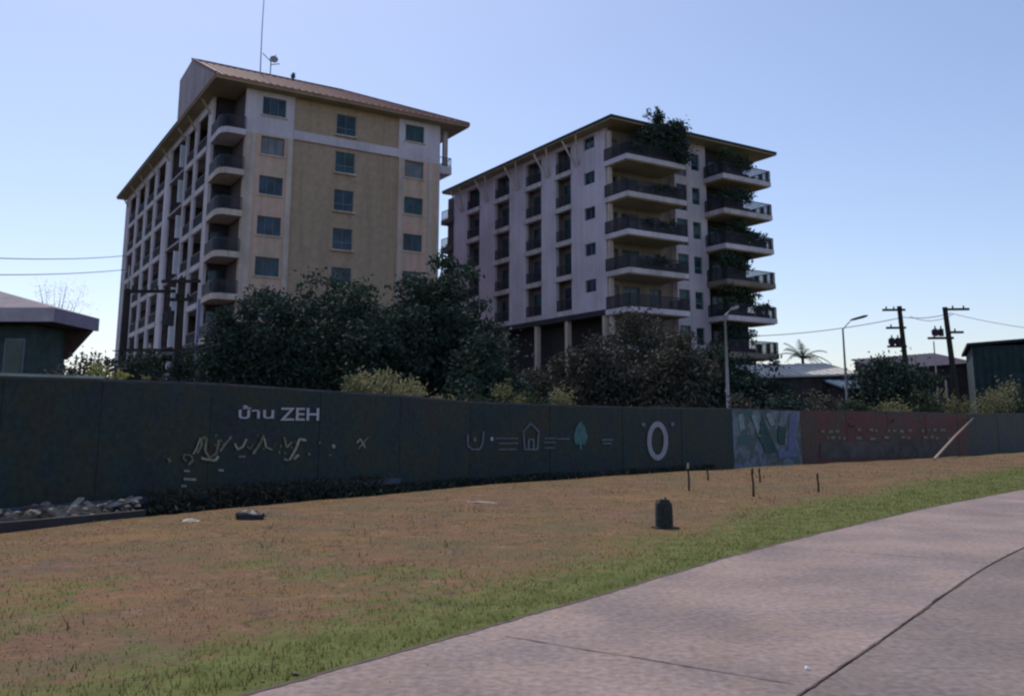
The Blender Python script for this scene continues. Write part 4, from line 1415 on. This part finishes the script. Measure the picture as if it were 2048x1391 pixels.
# ------------------------------------------------------------ utility poles
def utility_pole(px, Y, top_py, label, arms, trans=None, lean=0.0, r=.17, tag_='utility poles'):
    b = at(px, HOR, Y)
    h = at(px, top_py, Y).z
    root = empty('utility_pole', (b.x, b.y, 0), 0, label, 'utility pole', tag_)
    pole = MB().tube([(lean, 0, 0), (lean * .5, 0, h * .5), (0, 0, h)], [r * 1.5, r * 1.35, r * 1.15], 8).build('pole', M['darkwood'], root)
    for dz, xa, xb, ins in arms:
        a_ = MB().bar((xa, -.2, h + dz), (xb, -.2, h + dz + .02), r * .75, r * 1.05).build('crossarm', M['darkwood'], root)
        for i in range(ins):
            x = xa + (xb - xa) * (i + .5) / ins
            m_ = MB()
            m_.tube([(x, -.2, h + dz + .07), (x, -.2, h + dz + .16), (x, -.2, h + dz + .2), (x, -.2, h + dz + .3)], [.03, .08, .05, .06], 7)
            m_.build('insulator', M['coredark'], a_)
    if trans:
        for (x, dz, w_, hh) in trans:
            m_ = MB().tube([(x, -.35, h + dz), (x, -.35, h + dz + hh)], w_ / 2, 10)
            m_.tube([(x, -.35, h + dz + hh), (x, -.35, h + dz + hh + .25)], [.07, .04], 6)
            m_.bar((x - w_ * .5, -.35, h + dz + hh * .5), (x - w_ * .75, -.35, h + dz + hh * .5), .06, hh * .7)
            m_.build('transformer', M['coredark'], root)
    return root, h
P1, h1 = utility_pole(1815, 75, 612, 'nearer left utility pole with three crossarms above the warehouse roof',
                      [(-.35, -1.5, .4, 3), (-1.85, -1.3, .35, 2), (-3.4, -1.3, .3, 3)], [(-.95, -3.3, .4, .6), (-.45, -3.3, .4, .6)], .45)
P2, h2 = utility_pole(1908, 70, 614, 'right utility pole with an equipment platform and a one-sided top arm',
                      [(-.2, .1, 1.8, 2), (-2.0, -.1, 1.2, 1), (-2.45, -1.6, .4, 2)], [(-1.05, -2.3, .38, .55), (-.6, -2.3, .38, .55)], .55)
P0, h0 = utility_pole(235, 45, 578, 'dark utility pole at the left end of the crossarm in front of the left block', [(-.15, .05, 2.5, 4), (-3.1, -.1, 3.4, 0)], None, 0.0, .15, 'twin pole platform left')
mb = MB().tube([(0, 0, 0), (0, 0, 1.2)], .03)
reparent(mb.build('lightning_rod', M['galv'], None), P0)
bpy.data.objects[mb and 'lightning_rod'].parent = P0
bpy.data.objects['lightning_rod'].matrix_parent_inverse = Matrix.Identity(4)
bpy.data.objects['lightning_rod'].location = (0, 0, h0)
P0b, h0b = utility_pole(345, 44, 556, 'second dark utility pole carrying boxes against the left block', [(-.2, -.9, 1.0, 3), (-1.1, -.4, .7, 2)], [(-.35, -2.4, .45, .7)], 0.1, .15, 'twin pole platform left')

def wire(a, b, sag, label, r=.018, n=18):
    a, b = Vector(a), Vector(b)
    pts = [(a + (b - a) * (i / n)) - Vector((0, 0, sag * 4 * (i / n) * (1 - i / n))) - a for i in range(n + 1)]
    o = MB().tube(pts, r, 5).build('overhead_wire', M['rail'])
    o.location = a
    return tag(o, label, 'wire', 'overhead wires')
T0 = at(235, 578, 45)
wire(at(-200, 505, 34), at(252, 511, 62), .25, 'upper of the two wires left of the left apartment block', .022)
wire(at(-200, 545, 34), at(250, 539, 62), .2, 'lower of the two wires left of the left apartment block', .022)
t1 = at(1807, 634, 75); t2 = at(1902, 626, 70)
wire(at(1500, 672, 78), t1, .3, 'wire running from the right block to the left utility pole', .03)
wire(t1, t2, .2, 'wire between the two utility poles at arm height', .03)
wire(at(1820, 632, 75), at(1906, 628, 70), .45, 'second slack wire between the two utility poles', .025)
wire(t2, at(2200, 668, 60), .3, 'thin wire leaving the right utility pole to the right', .02)
wire((T0.x, T0.y, h0 - 3.1), (at(345, 700, 44).x, 44, h0 - 3.0), .1, 'low cable strung between the twin left poles', .03)
wire((T0.x, T0.y, h0 - 3.6), at(430, 690, 44), .15, 'lowest cable passing in front of the left block', .03)

# ------------------------------------------------------------ left house
HY = 32.0
hz = lambda px, py: at(px, py, HY)
root = empty('house', (hz(0, HOR).x, HY, 0), 0, 'low house at far left with a pale hipped roof and broad eaves', 'house')
ox = hz(0, HOR).x
X_R, Y_F, Y_B = -16.1, 30.7, 34.1
ze, ZT_H = 5.02, 5.50
ex0, ex1, ey0, ey1 = -9.0, X_R - ox, Y_F - HY, Y_B - HY
xe = ex1 - 1.0
MB().box((-8.5, ey0 + .9, 0), (xe, ey1 - .4, ze - .02)).build('wall', mat('dark_green_wall', (0.06, 0.09, 0.09), var=.25, streak=.2), root)
for i in range(5):
    x = xe - .7 - i * .95
    fr = MB().box((x - .36, ey0 + .85, 1.4), (x + .36, ey0 + .897, ze - .5)).build('window', M['frame'], root)
    MB().box((x - .30, ey0 + .835, 1.48), (x + .30, ey0 + .847, ze - .58)).build('pane', M['glassg'], fr)
M['pinkroof'] = mat('faded_roof', (0.30, 0.25, 0.28), var=.12, scale=4, streak=.2, rough=.7)
mb = MB()
ym_ = (ey0 + ey1) / 2
mb.add([(ex0, ey0, ZT_H), (ex1, ey0, ZT_H), (ex1, ey1, ZT_H), (ex0, ey1, ZT_H), (ex0, ym_, ZT_H + .95), (ex1 - 3.4, ym_, ZT_H + .95)], [(0, 1, 5, 4), (1, 2, 5), (2, 3, 4, 5)])
mb.build('roof', M['pinkroof'], root)
MB().box((ex0, ey0, ze), (ex1, ey0 + .08, ZT_H - .003)).build('fascia', mat('mauve_fascia', (0.52, 0.43, 0.46), var=.1), root)
MB().box((ex1 - .08, ey0 + .083, ze), (ex1, ey1, ZT_H - .003)).build('fascia', mat('mauve_fascia_shaded', (0.30, 0.25, 0.33), var=.1), root)  # side run of the same fascia, its shade put into a darker colour
MB().box((ex0, ey0 + .1, ze + .01), (ex1 - .1, ey1, ze + .05)).build('soffit', M['core'], root)
mb = MB()
mb.add([(xe + .003, ey1 - .5, ze - 1.1), (ex1 - .1, ey1 - .5, ze - .02), (xe + .003, ey1 - .5, ze - .02), (xe + .003, ey1 - .2, ze - 1.1), (ex1 - .1, ey1 - .2, ze - .02), (xe + .003, ey1 - .2, ze - .02)],
       [(0, 1, 2), (3, 5, 4), (0, 3, 4, 1), (1, 4, 5, 2), (0, 2, 5, 3)])
mb.build('eave_bracket', mat('brown_eave', (0.10, 0.06, 0.055), var=.2), root)

# ------------------------------------------------------------ low buildings on the right
def shed(name, label, cat, px0, px1, Y, roof_top, roof_bot, mroof, mwall, slope=0.0, depth=8, right_top=None, win=0):
    a = at(px0, roof_top, Y); b = at(px1, right_top or roof_top, Y)
    zb = at(px0, roof_bot, Y).z
    root = empty(name, (a.x, Y, 0), 0, label, cat)
    W2 = b.x - a.x
    m_ = MB()
    m_.add([(0, 0, zb), (W2, 0, zb + (b.z - a.z)), (W2, depth, b.z + slope), (0, depth, a.z + slope), (0, 0, zb - .12), (W2, 0, zb - .12 + (b.z - a.z)), (W2, depth, b.z + slope - .12), (0, depth, a.z + slope - .12)],
           [(0, 1, 2, 3), (7, 6, 5, 4), (0, 4, 5, 1), (1, 5, 6, 2), (2, 6, 7, 3), (3, 7, 4, 0)])
    # ribs of the sheeting
    for i in range(int(W2 / .6)):
        x = .3 + i * .6
        zz = (b.z - a.z) * x / W2
        m_.bar((x, 0, zb + zz + .02), (x, depth, a.z + slope + zz + .02), .06, .04)
    m_.build('roof', mroof, root)
    dz_ = b.z - a.z
    wz = [zb - .14, zb + dz_ - .14, b.z + slope - .16, a.z + slope - .16]
    c4 = [(.3, .4), (W2 - .3, .4), (W2 - .3, depth - .3), (.3, depth - .3)]
    MB().add([(x, y, 0) for x, y in c4] + [(x, y, z) for (x, y), z in zip(c4, wz)],
             [(0, 3, 2, 1), (4, 5, 6, 7), (0, 1, 5, 4), (1, 2, 6, 5), (2, 3, 7, 6), (3, 0, 4, 7)]).build('wall', mwall, root)
    for i in range(win):
        x = W2 * (i + .5) / win
        fr = MB().box((x - .45, .34, 1.9), (x + .45, .397, 3.0)).build('window', M['frame'], root)
        MB().box((x - .38, .325, 1.97), (x + .38, .337, 2.93)).build('pane', M['glass'], fr)
    return root
M['lightroof'] = mat('pale_sheet_roof', (0.62, 0.58, 0.52), var=.15, scale=3, streak=.2)
M['greyroof'] = mat('grey_roof', (0.10, 0.09, 0.11), var=.2, scale=4)
M['blueroof'] = mat('blue_sheet_roof', (0.08, 0.14, 0.20), var=.15)
M['purpleroof'] = mat('purple_grey_roof', (0.085, 0.075, 0.105), var=.2, scale=2, streak=.3)
M['brownwall'] = mat('brown_wall', (0.07, 0.055, 0.055), var=.25, scale=2)
M['dgreen'] = mat('dark_green_cladding', (0.035, 0.06, 0.065), var=.25, scale=1.5, streak=.25)
shed('shed', 'low open shed with a pale sheet roof right of the right block', 'shed', 1522, 1722, 60, 742, 752, M['lightroof'], M['brownwall'], .8, 7, 736, 4)
shed('small_house', 'small grey roofed house peeping over the pale shed roof', 'house', 1642, 1725, 72, 722, 740, M['greyroof'], M['brownwall'], .3, 7, 728, 2)
shed('workshop', 'workshop with a blue sheet roof behind the second street lamp', 'workshop', 1690, 1830, 56, 745, 775, M['blueroof'], M['brownwall'], .1, 6, 748, 3)
shed('warehouse', 'long purple grey warehouse roof rising to the right behind the utility poles', 'warehouse', 1770, 1952, 97, 722, 738, M['purpleroof'], M['brownwall'], .9, 10, 708, 5)
root = empty('factory_building', (at(1944, 700, 82).x, 82, 0), R(-24), 'dark green clad factory block cut by the right edge of the photo', 'factory')
z1_ = at(1936, 684, 82).z
MB().box((0, 0, 0), (16, 14, z1_ - .35)).build('wall', M['dgreen'], root)
mb = MB(); mb.add([(-.4, -.4, z1_ - .34), (8, -.4, z1_ + .12), (17, -.4, z1_ - .2), (-.4, 15, z1_ - .34), (8, 15, z1_ + .12), (17, 15, z1_ - .2), (-.4, -.4, z1_ - .1), (8, -.4, z1_ + .36), (17, -.4, z1_ + .05), (-.4, 15, z1_ - .1), (8, 15, z1_ + .36), (17, 15, z1_ + .05)],
                  [(0, 1, 7, 6), (1, 2, 8, 7), (6, 7, 10, 9), (7, 8, 11, 10), (0, 6, 9, 3), (2, 5, 11, 8), (0, 3, 4, 1), (1, 4, 5, 2)])
mb.build('roof', M['darkroof'], root)
rb_ = MB()
for i in range(26): rb_.box((.3 + i * .6, -.05, .2), (.38 + i * .6, -.003, z1_ - .4))
rb_.build('cladding_rib', M['dgreen'], root)
b = at(1880, HOR, 60)
mb = MB().tube([(0, 0, 0), (0, 0, at(1880, 682, 60).z)], [.07, .04], 6)
thing_mb('flag_post', mb, M['galv'], 'thin grey post between the two utility poles', 'post', (b.x, b.y, 0))
for i, (px, y0_, y1_) in enumerate([(1862, 770, 800), (1898, 760, 800)]):
    b = at(px, HOR, 56)
    mb = MB().tube([(0, 0, 0), (0, 0, at(px, y0_, 56).z)], [.06, .05], 6)
    thing_mb('fence_post', mb, M['galv'], ('short pale post left of the grey post', 'short pale post right of the grey post')[i], 'post', (b.x, b.y, 0))
b = at(1985, HOR, 62)
mb = MB().bar((0, 0, at(1985, 803, 62).z), (3.2, 0, at(1985, 801, 62).z), .1, .16)
for i in range(4): mb.bar((.1 + i * 1.0, 0, 0), (.1 + i * 1.0, 0, at(1985, 803, 62).z), .08)
thing_mb('white_barrier', mb, M['galv'], 'pale horizontal barrier rail in the bushes at far right', 'barrier', (b.x, b.y, 0))

# ------------------------------------------------------------ trees
T = 'tree'
tr = [(458, 46, 600, 4.2, 'leafd', 'dark tree at the left end of the grove before the left block'),
      (515, 52, 580, 5.2, 'leafd', 'dark round tree second from the left in the grove'),
      (575, 47, 565, 5.2, 'leafd', 'dark tree in front of the left window column of the left block'),
      (640, 52, 548, 5.8, 'leafd', 'tallest dark tree in front of the mustard wall'),
      (715, 48, 572, 5.4, 'leafd', 'dark tree below the middle window column of the left block'),
      (785, 46, 580, 4.8, 'leafd', 'lower dark tree left of the pointed one'),
      (836, 50, 556, 4.2, 'leafd', 'dark tree leaning on the tall pointed one'),
      (884, 52, 508, 4.4, 'leafd', 'tall pointed tree rising between the two blocks'),
      (902, 50, 538, 4.2, 'leafd', 'dark tree filling the gap just right of the tall pointed one'),
      (868, 49, 545, 4.2, 'leafd', 'dark tree just left of the tall pointed one'),
      (925, 47, 600, 4.6, 'leafd', 'dark tree at the right end of the grove by the columns'),
      (965, 44, 660, 3.8, 'leafd', 'small dark tree right of the grove before the first column')]
for i, (px, Y, ty, wd, lm, lab) in enumerate(tr):
    tree('broadleaf_tree', lab, T, px, Y, ty, wd, M[lm], 9000, .14, .10, 'grove in front of the left block', 100 + i, 7)
tr = [(1150, 60, 700, 4.6, 'leafb', 'low brownish bush tree behind the pale columns'),
      (1215, 57, 672, 4.6, 'leafb', 'brownish tree below the corner of the right block'),
      (1290, 60, 634, 5.6, 'leafb', 'tallest brownish tree before the corner balconies'),
      (1360, 56, 662, 5.0, 'leafb', 'brownish tree below the window tower of the right block'),
      (1425, 58, 690, 4.6, 'leafd', 'dark tree just left of the slender street lamp'),
      (1500, 60, 700, 4.8, 'leafd', 'dark tree just right of the slender street lamp'),
      (1060, 58, 735, 4.4, 'leafb', 'low dark bush tree at the foot of the columns')]
for i, (px, Y, ty, wd, lm, lab) in enumerate(tr):
    tree('broadleaf_tree', lab, T, px, Y, ty, wd, M[lm], 6500, .15, .12, 'trees in front of the right block', 200 + i, 6)
tree('broadleaf_tree', 'rounded dark tree in front of the left utility pole', T, 1785, 54, 716, 5.2, M['leafd'], 9000, .13, .1, None, 301, 6)
tree('broadleaf_tree', 'smaller dark tree right of the left utility pole foot', T, 1850, 54, 740, 3.2, M['leafd'], 4500, .12, .1, None, 302, 5)
tree('broadleaf_tree', 'dusty dark tree beside the low house on the left', T, 140, 27, 700, 2.6, M['leafb'], 5000, .08, .1, None, 303, 6)
tree('broadleaf_tree', 'dim tree between the left house and the twin poles', T, 215, 38, 700, 2.6, M['leafb'], 3000, .09, .1, None, 304, 5)
tree('broadleaf_tree', 'dark low tree under the twin utility poles', T, 290, 41, 704, 3.2, M['leafd'], 5000, .1, .1, None, 305, 5)
tree('broadleaf_tree', 'dark low tree right of the twin utility poles', T, 368, 43, 694, 3.0, M['leafd'], 5000, .1, .1, None, 306, 5)
shr = [(205, 24, 728, 1.3, 'leafy', 'bright yellow green bush behind the hoarding beside the left house'),
       (268, 24, 752, .9, 'leafp', 'small pale bush peeping over the hoarding below the twin poles'),
       (705, 25, 748, 1.5, 'leafp', 'pale bush at the left end of the hoarding top greenery'),
       (755, 26, 736, 1.7, 'leafp', 'tallest pale yellow bush behind the hoarding'),
       (815, 27, 752, 1.8, 'leafp', 'wide pale bush right of the tallest pale one'),
       (880, 28, 764, 1.9, 'leafp', 'pale tangled bush below the pointed tree'),
       (940, 29, 776, 1.6, 'leafm', 'greener bush before the gap in the pale bushes'),
       (1018, 30, 766, 1.4, 'leafp', 'pale star shaped bush below the columns'),
       (1075, 31, 778, 1.5, 'leafm', 'low green bush right of the star shaped one'),
       (1130, 32, 780, 1.5, 'leafp', 'last pale bush above the house pictogram'),
       (1200, 33, 790, 1.8, 'leafb', 'low brown bush above the tree pictogram'),
       (1290, 34, 790, 2.2, 'leafm', 'low bush right above the big ring'),
       (1370, 35, 792, 2.2, 'leafb', 'low brown bush left of the slender lamp foot'),
       (1500, 37, 792, 2.4, 'leafb', 'low brown bush above the mural'),
       (1570, 40, 776, 2.8, 'leafd', 'dark bush above the right end of the mural'),
       (1640, 42, 782, 2.8, 'leafb', 'brown bush left of the second lamp post'),
       (1725, 44, 792, 2.4, 'leafm', 'green bush just right of the second lamp post'),
       (1790, 45, 790, 2.6, 'leafp', 'pale bush below the rounded dark tree'),
       (1858, 46, 782, 2.6, 'leafm', 'green bush below the thin grey post'),
       (1915, 47, 786, 2.4, 'leafp', 'pale bush above the leaning pole'),
       (1985, 56, 764, 3.6, 'leafp', 'big dusty pale bush at far right below the factory'),
       (2055, 54, 768, 3.4, 'leafm', 'green bush cut by the right edge of the photo')]
for i, (px, Y, ty, wd, lm, lab) in enumerate(shr):
    Y = max(Y, wall_pt(min(px, 2040))[1] + .5 + wd * .95)
    shrub('shrub', lab, 'shrub', px, Y, ty, wd, M[lm], 2200 if px < 1200 else 2600, .065 if Y < 33 else .09, 400 + i, 'shrubs along the back of the hoarding')

# bare flowering tree behind the house
b = at(92, HOR, 50)
h = at(92, 578, 50).z
root = empty('bare_tree', (b.x, b.y, 0), 0, 'bare pinkish twiggy tree behind the roof of the left house', T)
mb = MB(); rs = random.Random(21)
mb.tube([(0, 0, 0), (0, 0, h * .6)], [.14, .08], 6)
tips = []
for i in range(26):
    a = rs.random() * 6.28; r_ = rs.uniform(.3, 1.6); z0_ = h * rs.uniform(.5, .62)
    tpt = (math.cos(a) * r_, math.sin(a) * r_, h * rs.uniform(.82, 1.02))
    mb.tube([(0, 0, z0_), (tpt[0] * .5, tpt[1] * .5, (z0_ + tpt[2]) / 2), tpt], [.03, .016, .007], 4)
    tips.append(tpt)
mb.build('trunk', mat('pink_bark', (.30, .20, .20), var=.2), root)
leaves('crown', [(*t, .3, .3, .25) for t in tips], 700, .04, M['pinkf'], root, 5, 40, spread=.4)

# palm between the right block and the shed
b = at(1612, HOR, 72)
ht = at(1612, 716, 72).z
root = empty('palm_tree', (b.x, b.y, 0), 0, 'small palm with arching fronds above the pale shed roof', 'palm')
MB().tube([(0, 0, 0), (.05, 0, ht * .5), (0, 0, ht)], [.2, .15, .12], 8).build('trunk', M['bark'], root)
mb = MB(); rs = random.Random(31)
for i in range(15):
    a = i * 2.4
    L_ = rs.uniform(1.8, 2.7)
    el_ = rs.uniform(.35, 1.2)
    pts = []
    for s in range(8):
        t = s / 7
        r_ = L_ * t * math.cos(el_ * .8)
        z = ht + L_ * (math.sin(el_) * t - .75 * t * t * math.cos(el_))
        pts.append(Vector((math.cos(a) * r_, math.sin(a) * r_, z)))
    mb.tube(pts, [.03 - .003 * s for s in range(8)], 4)
    sv = Vector((-math.sin(a), math.cos(a), 0))
    for s in range(1, 8):
        for q in (0, .5):
            pp = pts[s - 1].lerp(pts[s], q)
            for sg in (-1, 1):
                tip = pp + sv * sg * .42 * math.sin(.3 + 2.4 * s / 7) + (pts[s] - pts[s - 1]) * .9 + Vector((0, 0, -.14))
                mb.add([pp, pp + (pts[s] - pts[s - 1]) * .3, tip], [(0, 1, 2)])
mb.build('frond', mat('palm_green', (0.05, 0.075, 0.04), var=.3), root)
